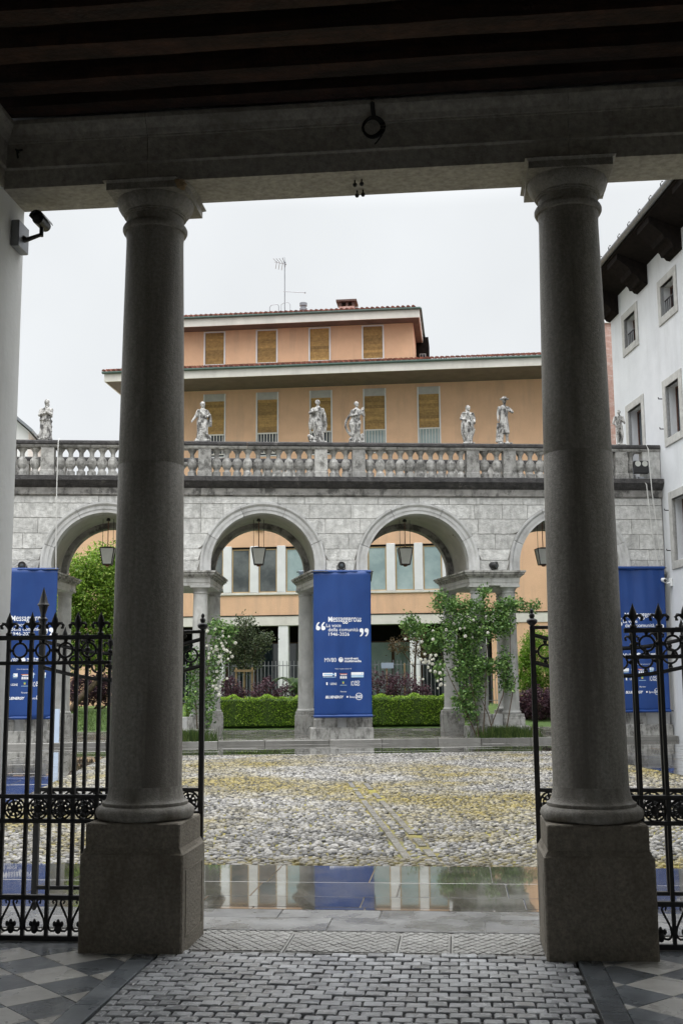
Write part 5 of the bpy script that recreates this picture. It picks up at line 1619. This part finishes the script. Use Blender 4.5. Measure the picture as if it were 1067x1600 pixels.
while x < 6.0:
    f_ = MB()
    for (a, b_, c_, d_) in ((x, x + .06, .9, 3.6), (x + 1.18, x + 1.24, .9, 3.6), (x + .06, x + 1.18, 3.54, 3.6), (x + .06, x + 1.18, .9, .96)):
        f_.box(a, b_, 2.92, 2.998, c_, d_)
    wnd = f_.build('porch_window', M['door_wood'], oh)
    q = MB(); q.box(x + .06, x + 1.18, 2.95, 2.965, .96, 3.54); q.build('pane', M['glass_b'] if k in (7, 8) else M['glass'], wnd)
    x += 1.24; k += 1
q = MB(); q.cbox(-3.72, -3.36, -.10, -.002, 8.28, 8.46, .01); q.build('vent_box', M['white_tr'], oh)
# chimneys and rooftop gear
q = MB(); q.box(-.33, .38, 2.6, 3.3, 18.5, 19.0); ch = q.build('chimney', M['pink_brick'], oh)
q = MB(); q.box(-.45, .50, 2.5, 3.4, 19.22, 19.31); q.box(-.33, -.20, 2.6, 3.3, 19.0, 19.22); q.box(.0, .10, 2.6, 3.3, 19.0, 19.22); q.box(.28, .38, 2.6, 3.3, 19.0, 19.22); q.build('chimney_cap', M['rooftile_d'], ch)
q = MB(); q.lathe([(.16, 18.5), (.16, 19.0), (.18, 19.02), (.18, 19.12), (.13, 19.14), (.13, 19.22), (.18, 19.24), (.18, 19.38), (.05, 19.42)], 14, -2.04, 3.0); q.build('flue', M['grey_metal'], oh, smooth=30)
an = empty('rooftop_aerial', OR.W(-2.92, 3.0, 18.7), OR.rz); tag(an, 'thin television aerial mast on the roof of the orange house', 'aerial')
q = MB(); q.tube([(0, 0, 0), (0, 0, 2.75)], .022, 6); q.build('mast', M['grey_metal'], an)
q = MB(); q.tube([(-.02, -.2, 1.22), (.92, .3, 1.30)], .016, 5); q.ball((.92, .3, 1.30), .04, .04, .05, 6, 4); q.build('side_arm', M['grey_metal'], an)
q = MB(); q.tube([(-.5, 0, 2.78), (.06, 0, 2.62)], .016, 5)
for k in range(4):
    t = k / 3.4
    x, z = -.42 + .48 * t, 2.76 - .14 * t
    q.tube([(x - .10 + .22 * 0, -.15, z + .12 + .14 * t), (x + .06, .1, z)], .012, 5); q.tube([(x - .04, .15, z - .28), (x + .06, -.1, z)], .012, 5)
q.tube([(-.02, 0, 2.66), (-.10, 0, 2.98)], .014, 5); q.tube([(.06, 0, 2.62), (-.02, 0, 2.98)], .012, 5)
q.build('antenna', M['grey_metal'], an)
lp = empty('roof_guard', OR.W(-3.3, 2.6, 18.5), OR.rz); tag(lp, 'low bent pipe rail on the roof ridge beside the aerial', 'rail')
q = MB(); q.tube([(-.26, 0, 0), (-.26, 0, .62), (-.18, 0, .72), (.10, 0, .74), (.16, 0, .66), (.16, 0, 0)], .016, 5); q.tube([(.28, 0, 0), (.28, 0, .72), (.42, 0, .80), (.62, 0, .80), (.70, 0, .70), (.70, 0, 0)], .012, 5); q.build('pipe', M['grey_metal'], lp)
# fence of bars before the house
fe = empty('bar_fence', OR.W(0, -3.0, .85), OR.rz); tag(fe, 'grey iron bar fence in front of the orange house, behind the shrubs', 'fence')
q = MB(); q.box(-7.5, 7.0, -.012, .012, 1.60, 1.63); q.build('rail', M['grey_metal'], fe)
q = MB(); q.box(-7.5, 7.0, -.012, .012, .20, .23); q.build('rail', M['grey_metal'], fe)
bme = MB(); bme.box(-.011, .011, -.011, .011, 0, 1.80); bme = bme.mesh('bar', M['grey_metal'])
x = -7.4
while x < 7.0:
    link('bar', bme, fe, (x, 0, 0)); x += .145

# ---------------------------------------------------------------- the white house on the right
wh = at('white_house', AR, 9.95, 0, 0, -PI / 2)     # local x runs back towards us, y into the house
tag(wh, 'tall white rendered house with stone window frames and deep dark eaves', 'house')
WIN = [(-2.95, -1.36, 12.68, 14.17), (.54, 2.12, 12.65, 14.10), (4.0, 5.6, 12.65, 14.10), (7.5, 9.1, 12.65, 14.10),
       (-2.98, -1.18, 7.93, 10.98), (.53, 2.10, 8.82, 10.90), (4.0, 5.6, 8.82, 10.90), (7.5, 9.1, 8.82, 10.90),
       (.58, 2.20, 5.05, 7.41), (4.0, 5.6, 5.05, 7.41), (7.5, 9.1, 5.05, 7.41)]
FW = .24
holes = [(a + FW, b_ - FW, c_ + (FW if c_ > 8 or c_ < 7 else 0), d_ - FW) for a, b_, c_, d_ in WIN]
q = MB(); holed(q, -4.15, 26, -.1, 15.1, holes, .42); boxshell(q, -4.15, 26, 0, 9, -.1, 15.1); q.build('wall', M['white_pl'], wh)
for k, ((a, b_, c_, d_), (h0, h1, h2, h3)) in enumerate(zip(WIN, holes)):
    f_ = MB()
    f_.cbox(a, h0, -.035, .10, c_ if h2 > c_ else c_, d_, .01); f_.cbox(h1, b_, -.035, .10, c_, d_, .01); f_.cbox(h0 + .001, h1 - .001, -.033, .10, h3, d_, .01)
    if h2 > c_:
        f_.cbox(h0 + .001, h1 - .001, -.045, .10, c_, h2, .01)
    wn = f_.build('window', M['frame_st'], wh)
    mid = (h0 + h1) / 2
    s_ = MB()
    for (x0, x1, z0, z1) in ((h0 + .002, h0 + .07, h2, h3), (h1 - .07, h1 - .002, h2, h3), (mid - .04, mid + .04, h2, h3), (h0 + .07, mid - .04, h3 - .07, h3 - .002), (mid + .04, h1 - .07, h3 - .07, h3 - .002),
                             (h0 + .07, mid - .04, h2 + .002, h2 + .10), (mid + .04, h1 - .07, h2 + .002, h2 + .10)):
        s_.box(x0, x1, .30, .36, z0, z1)
    s_.build('sash', M['door_wood'], wn)
    for x0, x1 in ((h0 + .07, mid - .04), (mid + .04, h1 - .07)):
        q = MB(); q.box(x0, x1, .325, .335, h2 + .10, h3 - .07); q.build('pane', M['glass'], wn)
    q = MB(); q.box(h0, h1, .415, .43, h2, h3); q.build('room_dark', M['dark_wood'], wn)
    if c_ > 12:       # little iron guard
        zr = h2 + .50
        q = MB(); q.box(h0 + .004, h1 - .004, .10, .125, zr, zr + .03); q.box(h0 + .004, h1 - .004, .10, .125, h2 + .06, h2 + .08)
        for i in range(7):
            x = h0 + .06 + i * (h1 - h0 - .12) / 6
            q.box(x - .009, x + .009, .105, .12, h2 + .08, zr)
        q.build('iron_guard', M['iron'], wn)
    if c_ < 12 and k not in (4,):
        for z in (h2 + .35, h3 - .3):
            q = MB(); q.tube([(a - .03, -.03, z), (a - .03, -.14, z), (a - .03, -.15, z + .05)], .018, 6); q.build('shutter_hook', M['iron'], wn)
# eaves
q = MB(); q.add([(-4.6, .02, 15.0), (26, .02, 15.0), (26, -1.02, 15.38), (-4.6, -1.02, 15.38), (-4.6, .02, 15.12), (26, .02, 15.12), (26, -1.02, 15.50), (-4.6, -1.02, 15.50)],
                [(0, 3, 2, 1), (4, 5, 6, 7), (3, 7, 6, 2), (0, 1, 5, 4), (0, 4, 7, 3), (1, 2, 6, 5)]); q.build('eave_boards', M['dark_wood'], wh)
x = -3.75
while x < 22:
    q = MB()
    poly = [(0.01, 14.36), (-.12, 14.39), (-.18, 14.47), (-.27, 14.47), (-.31, 14.58), (-.42, 14.70), (-.52, 14.72), (-.58, 14.86), (-.80, 15.05), (-.98, 15.18), (-.98, 15.40), (0.01, 15.06)]
    poly = [(p[0], p[1]) for p in poly][::-1]
    q.exu(poly, x - .5, x + .5); q.build('eave_bracket', M['dark_wood'], wh)
    x += 2.95
q = MB()
n_ = 10
for k in range(n_ + 1):
    t = PI + PI * k / n_
    q.v += [(-4.65, -1.10 + .10 * math.cos(t), 15.55 + .10 * math.sin(t)), (26, -1.10 + .10 * math.cos(t), 15.55 + .10 * math.sin(t)),
            (-4.65, -1.10 + .09 * math.cos(t), 15.55 + .09 * math.sin(t)), (26, -1.10 + .09 * math.cos(t), 15.55 + .09 * math.sin(t))]
for k in range(n_):
    a = 4 * k
    q.f += [(a, a + 1, a + 5, a + 4), (a + 2, a + 6, a + 7, a + 3)]
q.f += [(0, 2, 3, 1), (4 * n_, 4 * n_ + 1, 4 * n_ + 3, 4 * n_ + 2)]
gut = q.build('gutter', M['zinc'], wh)
x = -4.2
while x < 12:
    q = MB(); q.tube([(x, -1.205, 15.53), (x, -1.21, 15.60), (x, -1.16, 15.68), (x, -1.13, 15.66)], .016, 6); q.build('gutter_hook', M['iron'], gut)
    x += .95
q = MB(); q.add([(-4.65, -1.02, 15.52), (26, -1.02, 15.52), (26, 5.0, 17.6), (-4.65, 5.0, 17.6)], [(0, 1, 2, 3)]); rf = q.build('roof', M['rooftile_d'], wh)
q = MB()
rr_ = MB(); tiles(rr_, -4.6, 12, -1.05, 15.53, .8, 16.17); stuff(rr_.build('roof_tiles', M['rooftile_d'], rf))
q = MB(); q.add([(1.0, .3, 15.9), (4.6, .3, 15.9), (4.6, 3.6, 16.9), (1.0, 3.6, 16.9), (1.9, .9, 18.6), (4.6, .9, 18.6), (4.6, 3.0, 18.6), (1.9, 3.0, 18.6)],
                [(0, 1, 5, 4), (1, 2, 6, 5), (2, 3, 7, 6), (3, 0, 4, 7), (4, 5, 6, 7)]); dm_ = q.build('roof_dormer', M['rooftile_d'], wh)
q = MB()
for k in range(14):
    t = k / 13
    q.ball((1.0 + .9 * t, .3 + .6 * t, 15.95 + 2.7 * t), .10, .14, .07, 8, 5)
q.build('hip_tiles', M['rooftile_d'], dm_)
q = MB(); q.tube([(-3.35, -1.1, 15.5), (-3.35, -1.1, 16.75)], .013, 5); o = q.build('roof_whip', M['grey_metal'], gut)
r = at('bullet_camera', AR, 9.93, -.45, 4.68, -PI / 2); tag(r, 'white bullet camera on the corner of the white house beside the banner', 'camera')
q = MB(); q.cbox(-.09, .09, -.05, .012, -.12, .12, .01); q.build('mount', M['white_tr'], r)
q = MB(); q.tube([(0, -.04, .0), (.02, -.14, -.03), (.03, -.20, .02)], .025, 8); q.build('arm', M['white_tr'], r)
q = MB(); q.tube([(.10, -.22, .05), (-.0, -.22, .07), (-.12, -.22, .09)], [.065, .07, .06], 14); q.build('camera_body', M['white_tr'], r, smooth=40)
q = MB(); q.ball((.102, -.22, .05), .012, .05, .05, 10, 6); q.build('lens', M['black'], r)

# far bits of town
o = at('brick_wing', AR, 12.9, 12, 0); tag(o, 'pink brick wall end with a pale cap, seen between column and white house', 'wall')
q = MB(); q.box(-1.2, 1.5, 0, 1.2, 0, 16.9); q.build('wall', M['pink_brick'], o)
q = MB(); q.box(-1.3, 1.6, -.1, 1.3, 16.9, 17.15); q.build('coping', M['white_tr'], o)
o = at('white_gable_house', AR, -14.9, 18, 0); tag(o, 'pale gabled building far behind the balustrade at the left edge', 'house')
q = MB(); q.add([(-2, 0, 0), (2, 0, 0), (2, 6, 0), (-2, 6, 0), (-2, 0, 13.3), (2, 0, 13.3), (2, 6, 13.3), (-2, 6, 13.3), (0, 0, 15.0), (0, 6, 15.0)], [(0, 1, 5, 8, 4), (2, 3, 7, 9, 6), (1, 2, 6, 5), (3, 0, 4, 7)]); q.build('wall', M['white_tr'], o)
for sg in (-1, 1):
    q = MB(); q.add([(0, -.4, 15.05), (0, 6.3, 15.05), (sg * 2.25, 6.3, 13.15), (sg * 2.25, -.4, 13.15), (0, -.4, 15.2), (0, 6.3, 15.2), (sg * 2.25, 6.3, 13.3), (sg * 2.25, -.4, 13.3)],
                    [(0, 3, 2, 1), (4, 5, 6, 7), (0, 1, 5, 4), (1, 2, 6, 5), (2, 3, 7, 6), (3, 0, 4, 7)]); q.build('roof', M['zinc'], o)

# ---------------------------------------------------------------- planting
def leaf_obj(name, P, size, m_, parent=None, up=0.3, aspect=.55, out=None):
    """rhombic leaves, one island each"""
    n = len(P)
    d = RNG.normal(size=(n, 3)); d[:, 2] *= .7
    if out is not None:
        d += out * 1.0
    d /= np.linalg.norm(d, axis=1)[:, None] + 1e-9
    nrm = RNG.normal(size=(n, 3)); nrm[:, 2] += up * 3
    s = np.cross(d, nrm); s /= np.linalg.norm(s, axis=1)[:, None] + 1e-9
    fold = np.cross(s, d)
    L_ = size * RNG.uniform(.65, 1.25, n)[:, None]
    A = P - d * L_ * .5; C = P + d * L_ * .5
    B = P + s * L_ * aspect * .5 + fold * L_ * .08; D = P - s * L_ * aspect * .5 + fold * L_ * .08
    V = np.stack([A, B, C, D], 1).reshape(-1, 3)
    F = np.arange(4 * n)
    me = np_mesh(name, V, F, np.full(n, 4), m_)
    return link(name, me, parent)
def blob_pts(blobs, n, shell=.55, clump=0.0):
    """blobs: (cx, cy, cz, rx, ry, rz); points crowd towards the surface, gathered in twig clumps"""
    w_ = np.array([(b_[3] * b_[4] * b_[5]) ** .67 for b_ in blobs]); w_ /= w_.sum()
    idx = RNG.choice(len(blobs), n, p=w_)
    Bq = np.array(blobs)[idx]
    d = RNG.normal(size=(n, 3)); d /= np.linalg.norm(d, axis=1)[:, None]
    r_ = (shell + (1 - shell) * RNG.random(n) ** .6) * RNG.uniform(.82, 1.12, n)
    if clump:
        m_ = max(8, n // 26)
        base = RNG.normal(size=(m_, 3)); base /= np.linalg.norm(base, axis=1)[:, None]
        rb = (shell + (1 - shell) * RNG.random(m_) ** .5) * RNG.uniform(.8, 1.15, m_)
        pick = RNG.integers(0, m_, n)
        d = base[pick]; r_ = rb[pick]
    P = Bq[:, :3] + d * r_[:, None] * Bq[:, 3:]
    if clump:
        P += RNG.normal(size=(n, 3)) * clump
    return P, d
def place(o, F, u=0, v=0, z=0):
    o.location = F.W(u, v, z); o.rotation_euler = (0, 0, F.rz)
def gz(v):
    for (a, za), (b_, zb) in zip(prof_g[:-1], prof_g[1:]):
        if a <= v <= b_:
            return za + (zb - za) * (v - a) / (b_ - a)
    return .9
prof_g = [(4.05, 0.10), (4.06, 0.24), (4.6, 0.30), (6.5, 0.5), (9.5, 0.86), (14.0, 0.9), (30, 0.9)]
# clipped hedge
hg = at('box_hedge', AR, 0, 4.9, .28); tag(hg, 'clipped bright green box hedge behind the arcade', 'hedge')
H0, H1 = -4.9, 4.3
nh = 22000
face = RNG.choice(3, nh, p=[.50, .34, .16])
x = RNG.uniform(H0, H1, nh)
bumpy = .05 * np.sin(x * 5.1) + .04 * np.sin(x * 11.3 + 1)
y = np.where(face == 0, -.42 + np.abs(RNG.normal(0, .035, nh)), np.where(face == 1, RNG.uniform(-.42, .42, nh), .42 - np.abs(RNG.normal(0, .07, nh))))
z = np.where(face == 1, 1.04 - np.abs(RNG.normal(0, .05, nh)) + bumpy, RNG.uniform(.10, 1.05, nh))
P = np.stack([x, y + .4 * bumpy, z], -1)
outv = np.where((face == 1)[:, None], np.array([[0, 0, 1.]]), np.where((face == 0)[:, None], np.array([[0, -1., .5]]), np.array([[0, 1., .5]])))
leaf_obj('foliage', P, .06, L_HEDGE, hg, out=outv)
q = MB(); q.cbox(H0 + .05, H1 - .05, -.37, .37, .06, .97, .06); q.build('inner_twigs', M['hedge_core'], hg)
k = H0 + .2
while k < H1:
    q = MB(); q.tube([(k, 0, -.05), (k + rnd(-.05, .05), 0, .2)], .03, 6); q.build('stem', M['bark'], hg); k += .55
# purple shrubs
def shrub(label, u, v, z0, blobs, n, m_, size, group=None, cat='shrub', name='purple_shrub', clump=.06):
    r = at(name, AR, u, v, z0); tag(r, label, cat, group)
    P, d = blob_pts(blobs, n, .5, clump)
    leaf_obj('foliage', P, size, m_, r, out=d * .6)
    for b_ in blobs:
        q = MB()
        for a in range(3):
            q.tube([(b_[0] * .3 + rnd(-.06, .06), b_[1] * .3, -.05), (b_[0] * .7 + rnd(-.1, .1), b_[1] * .7, b_[2] * .6), (b_[0] + rnd(-.2, .2), b_[1], b_[2] + b_[5] * .5)], [.03, .02, .008], 6)
        q.build('stem', M['bark'], r)
    return r
G_ = 'purple shrubs in the garden'
shrub('purple-leaved shrub next to the white roses, behind the hedge', -3.55, 6.2, .47, [(0, 0, .95, .62, .55, .62), (.3, .1, .7, .5, .5, .5)], 3200, L_PURPLE, .085, G_)
shrub('purple-leaved shrub between the wooden stakes and the palm', -1.95, 6.3, .48, [(-.2, 0, .9, .6, .55, .62), (.45, 0, .8, .55, .5, .5)], 3200, L_PURPLE, .085, G_)
shrub('reddish purple shrub behind the hedge, next to the central banner', 1.75, 6.2, .47, [(0, 0, 1.0, .7, .6, .70), (.8, 0, 1.0, .7, .6, .62), (1.4, 0, .75, .5, .5, .5)], 5200, L_PURPLE, .085, G_)
shrub('dark purple shrub under the lime green bush', 7.3, 6.0, .45, [(0, 0, .5, .65, .6, .62), (.8, 0, .55, .6, .6, .6), (-.5, .2, .35, .4, .4, .45)], 10000, L_PURPLE, .085, G_)
shrub('dark purple shrub behind the climbing roses', 4.9, 6.2, .47, [(0, 0, .6, .6, .5, .62), (-.4, 0, .5, .4, .4, .5)], 2200, L_PURPLE, .085, G_)
shrub('purple shrub under the bright green tree on the lawn', -9.0, 10.6, .88, [(0, 0, .7, .8, .6, .6), (1.0, 0, .75, .8, .6, .6), (1.9, 0, .7, .7, .6, .6)], 10000, L_PURPLE, .10, G_)
shrub('tall lime green bush beside the orange wall, above the dark purple shrub', 7.9, 8.0, .70, [(0, 0, 1.6, .75, .7, 1.45), (.9, 0, 1.5, .6, .6, 1.3), (-.35, 0, 1.2, .5, .5, 1.1)], 24000, L_LIME, .075, None, 'bush', 'lime_bush', .05)
# trees
def tree(label, name, u, v, z0, trunk, limbs, blobs, n, m_, size, clump=.12):
    r = at(name, AR, u, v, z0); tag(r, label, 'tree')
    q = MB(); q.tube([t_[:3] for t_ in trunk], [t_[3] for t_ in trunk], 9)
    for lb in limbs:
        q.tube([l_[:3] for l_ in lb], [l_[3] for l_ in lb], 7)
    q.build('trunk', M['bark'], r, smooth=60)
    P, d = blob_pts(blobs, n, .35, clump)
    leaf_obj('crown', P, size, m_, r, out=d * .4)
    return r
tree('bright green tree with a leaning trunk seen through the arch nearest the pale wall', 'leafy_tree', -9.4, 9.0, .80,
     [(0, 0, -.1, .13), (.45, 0, .5, .11), (1.0, 0, 1.05, .10), (1.35, 0, 2.2, .085), (1.5, 0, 3.6, .06), (1.45, 0, 5.2, .03)],
     [[(1.2, 0, 1.8, .06), (.6, 0, 2.8, .04), (.2, 0, 3.9, .02)], [(1.4, 0, 2.6, .06), (2.1, 0, 3.6, .04), (2.4, 0, 4.6, .02)], [(1.45, 0, 3.3, .05), (.9, .3, 4.4, .03), (.7, .3, 5.2, .015)]],
     [(.9, 0, 4.2, 1.1, 1.0, 1.1), (2.0, 0, 4.4, 1.1, 1.0, 1.3), (1.3, 0, 5.3, 1.0, .9, .9), (.5, 0, 3.0, .9, .8, .9), (1.9, 0, 3.0, 1.0, .9, .9), (1.2, 0, 2.1, .8, .7, .6), (.1, 0, 4.9, .8, .8, .9), (-.1, 0, 3.6, .7, .7, .9), (.2, 0, 2.2, .6, .6, .6)], 36000, L_TREE, .12)
tree('young dull green tree held by wooden stakes behind the hedge', 'young_tree', -2.95, 7.6, .62,
     [(0, 0, -.1, .045), (.02, 0, 1.0, .04), (0, 0, 2.2, .03), (.05, 0, 3.4, .012)],
     [[(0, 0, 1.6, .025), (.4, 0, 2.3, .018), (.75, 0, 2.8, .008)], [(0, 0, 1.5, .025), (-.35, 0, 2.2, .018), (-.55, 0, 2.9, .008)], [(.02, 0, 2.2, .02), (.3, .2, 2.9, .01)]],
     [(0, 0, 3.1, .42, .4, .5), (.35, 0, 2.5, .5, .4, .45), (-.4, 0, 2.4, .45, .4, .5), (.05, 0, 1.9, .6, .5, .4), (.75, 0, 2.75, .3, .3, .25)], 4200, L_OLIVE, .095, .09)
tree('thin reddish-leaved tree behind the white roses of the arcade', 'thin_tree', 3.3, 8.2, .70,
     [(0, 0, -.1, .05), (.0, 0, 1.5, .04), (.1, 0, 2.6, .025), (.1, 0, 3.3, .01)],
     [[(0, 0, 1.6, .025), (-.5, 0, 2.3, .015), (-.9, 0, 2.5, .007)], [(.05, 0, 2.1, .02), (.45, 0, 2.9, .01)]],
     [(0, 0, 2.9, .5, .4, .4), (-.6, 0, 2.4, .45, .3, .3), (.3, 0, 2.3, .5, .4, .4)], 1500, leaf_mat('reddish_leaf', (.05, .035, .02), (.11, .08, .04), (.19, .13, .06)), .085, .08)
# stakes
st = at('tree_stakes', AR, -2.98, 7.2, .58); tag(st, 'square frame of wooden stakes around the young tree', 'stakes')
for (x, y_) in ((-.26, -.2), (.30, -.2), (.02, .25)):
    q = MB(); q.tube([(x, y_, -.1), (x + .01, y_, 1.75)], .035, 8); q.build('stake', M['stake'], st)
q = MB(); q.box(-.32, .36, -.26, -.23, 1.60, 1.68); q.build('cross_bar', M['stake'], st)
q = MB(); q.box(-.32, .36, -.26, -.23, .35, .42); q.build('cross_bar', M['stake'], st)
sg_ = at('garden_stake_sign', AR, 2.15, 7.0, .55); tag(sg_, 'small pale plate on thin wooden stakes by the white roses', 'sign')
for x in (-.02, .62):
    q = MB(); q.tube([(x, 0, -.1), (x, 0, 1.9)], .03, 6); q.build('stake', M['stake'], sg_)
q = MB(); q.box(-.22, .22, -.05, -.035, 1.72, 1.92); q.build('plate', M['pale_blue'], sg_)
# cycad
pl = at('cycad_palm', AR, -.95, 6.6, .5); tag(pl, 'small cycad palm with arching fronds behind the hedge, beside the central pier', 'palm')
q = MB(); q.lathe([(.16, -.05), (.18, .2), (.17, .5), (.14, .75), (.06, .85)], 12); q.build('trunk', M['bark'], pl)
for k in range(20):
    a = 2 * PI * k / 20 + rnd(-.15, .15); Lf = rnd(.9, 1.2); rise = rnd(.35, 1.0)
    q = MB(); pts = []
    for i in range(9):
        t = i / 8
        rr = Lf * (t * .95); zz = .75 + rise * math.sin(t * PI * .62) * .95 - .25 * t * t
        pts.append(Vector((rr * math.cos(a), rr * math.sin(a), zz)))
    for i in range(1, 9):
        for j in range(3):
            c_ = pts[i - 1].lerp(pts[i], j / 3); dr = (pts[i] - pts[i - 1]).normalized(); sd_ = dr.cross(Vector((0, 0, 1))).normalized()
            ll = .24 * math.sin(PI * (.12 + .85 * (i + j / 3) / 9.4))
            for sg in (-1, 1):
                tip = c_ + sd_ * sg * ll + dr * ll * .55 + Vector((0, 0, .04))
                q.add([c_, c_ + dr * .02 + Vector((0, 0, .004)), tip, c_ - dr * .02], [(0, 1, 2), (0, 2, 3)])
    q.tube(pts, .010, 5)
    q.build('frond', L_PALM, pl)
# climbing roses
def ux(x, y_):       # picture note -> arcade plane in front of the columns
    return ((x - 534) / 53.4, .13 + (1154 - y_) / 53.5)
def rose(label, base, blobs_px, n, stems, fl_px, nf, v0, depth):
    r = at('climbing_rose', AR, base, v0, .10); tag(r, label, 'climbing rose', 'climbing roses on the arcade')
    bl = []
    for (x, y_, rx, ry) in blobs_px:
        u, z = ux(x, y_); bl.append((u - base, 0, z - .10, rx / 53.4, depth * rnd(.7, 1.1), ry / 53.5))
    P, d = blob_pts(bl, n, .15, .085)
    leaf_obj('foliage', P, .10, L_ROSE, r, aspect=.6)
    q = MB()
    for s_ in stems:
        pp = [(ux(x, y_)[0] - base, yy, ux(x, y_)[1] - .10) for (x, y_, yy) in s_]
        q.tube(pp, [.02 - .012 * i / max(1, len(pp) - 1) for i in range(len(pp))], 6)
    q.build('stem', M['bark'], r)
    for k in range(nf):
        x, y_, rx, ry = random.choice(fl_px)
        u, z = ux(x + random.gauss(0, rx), y_ + random.gauss(0, ry))
        q = MB(); c_ = (u - base, -depth * rnd(.3, 1.2), z - .10); s = rnd(.028, .048)
        for i in range(5):
            t = 2 * PI * i / 5
            q.ball((c_[0] + s * .6 * math.cos(t), c_[1], c_[2] + s * .6 * math.sin(t)), s * .6, s * .4, s * .6, 6, 4)
        q.ball((c_[0], c_[1] - s * .2, c_[2]), s * .4, s * .4, s * .4, 6, 4)
        q.build('blossom', L_FLOWER, r)
rose('large climbing rose with white blossoms covering the pier of four columns', 4.4,
     [(700, 945, 26, 14), (735, 950, 34, 16), (780, 955, 26, 16), (805, 945, 26, 10), (720, 975, 34, 18), (760, 985, 36, 22), (790, 975, 18, 20), (690, 1000, 26, 22), (725, 1015, 28, 22), (672, 1005, 12, 18),
      (745, 1040, 26, 16), (770, 1045, 22, 10), (720, 1050, 12, 24), (745, 1075, 14, 24), (790, 1040, 10, 28), (795, 1070, 10, 14), (722, 1095, 14, 26), (735, 1115, 9, 18), (685, 1045, 8, 20), (650, 985, 22, 12), (640, 972, 14, 10),
      (838, 948, 12, 6), (690, 932, 10, 7), (760, 925, 8, 8)], 12500,
     [[(745, 1152, 0), (740, 1100, -.1), (728, 1040, -.1), (715, 990, -.1), (700, 950, 0)], [(752, 1152, 0), (756, 1090, -.15), (760, 1030, -.1), (765, 960, 0)], [(760, 1152, .1), (785, 1090, 0), (798, 1030, -.1), (800, 960, -.1)],
      [(742, 1152, 0), (722, 1105, -.1), (700, 1060, -.15), (684, 1010, -.1)], [(770, 1152, .1), (762, 1120, 0), (748, 1090, -.1)], [(790, 1140, 0), (800, 1085, -.1), (806, 1060, -.1)]],
     [(672, 1040, 14, 24), (690, 990, 16, 10), (662, 1030, 6, 6), (655, 995, 12, 8), (735, 985, 14, 12), (682, 1062, 5, 8)], 46, -.30, .42)
rose('climbing rose with white blossoms on the column next to the hedge end', -4.1,
     [(335, 980, 14, 14), (342, 1000, 18, 18), (336, 1030, 16, 20), (330, 1060, 12, 20), (326, 1090, 10, 18), (303, 1040, 12, 30), (300, 1085, 10, 30), (322, 1120, 8, 16), (352, 985, 14, 12)], 3000,
     [[(312, 1152, 0), (316, 1090, -.1), (325, 1030, -.1), (335, 985, 0)], [(308, 1152, 0), (304, 1090, -.1), (302, 1040, -.1)]],
     [(345, 1000, 10, 14), (335, 1030, 8, 14), (335, 1075, 5, 10), (350, 1015, 8, 12)], 44, .0, .40)
def tuft(label, u, v, z, w_, n):
    r = at('grass_tuft', AR, u, v, z); tag(r, label, 'grass', 'grass tufts at the arcade foot')
    q = MB()
    for k in range(n):
        x, y_ = random.gauss(0, w_), rnd(-.12, .12); h = rnd(.15, .42); lx, ly = rnd(-.14, .14), rnd(-.14, .08)
        q.add([(x - .008, y_, 0), (x + .008, y_, 0), (x + lx * .5 + .006, y_ + ly * .5, h * .7), (x + lx * .5 - .006, y_ + ly * .5, h * .7), (x + lx, y_ + ly, h)], [(0, 1, 2, 3), (3, 2, 4)])
    q.build('blades', L_GRASS, r)
tuft('grass growing at the foot of the large climbing rose', 4.85, -.30, .12, .42, 900)
tuft('grass growing at the foot of the column with the smaller rose', -4.35, -.30, .12, .30, 700)
# lawn blades where the lawn shows through the left arch
nl = 9000
ul = RNG.uniform(-10.6, -6.8, nl); vl = RNG.uniform(4.3, 9.0, nl)
zl_ = np.interp(vl, [p[0] for p in prof_g], [p[1] for p in prof_g])
o = leaf_obj('lawn_grass', np.stack([ul, vl, zl_ + .03], -1), .09, L_GRASS, None, aspect=.14, out=np.tile([[0, 0, 2.0]], (nl, 1)))
place(o, AR); stuff(o)
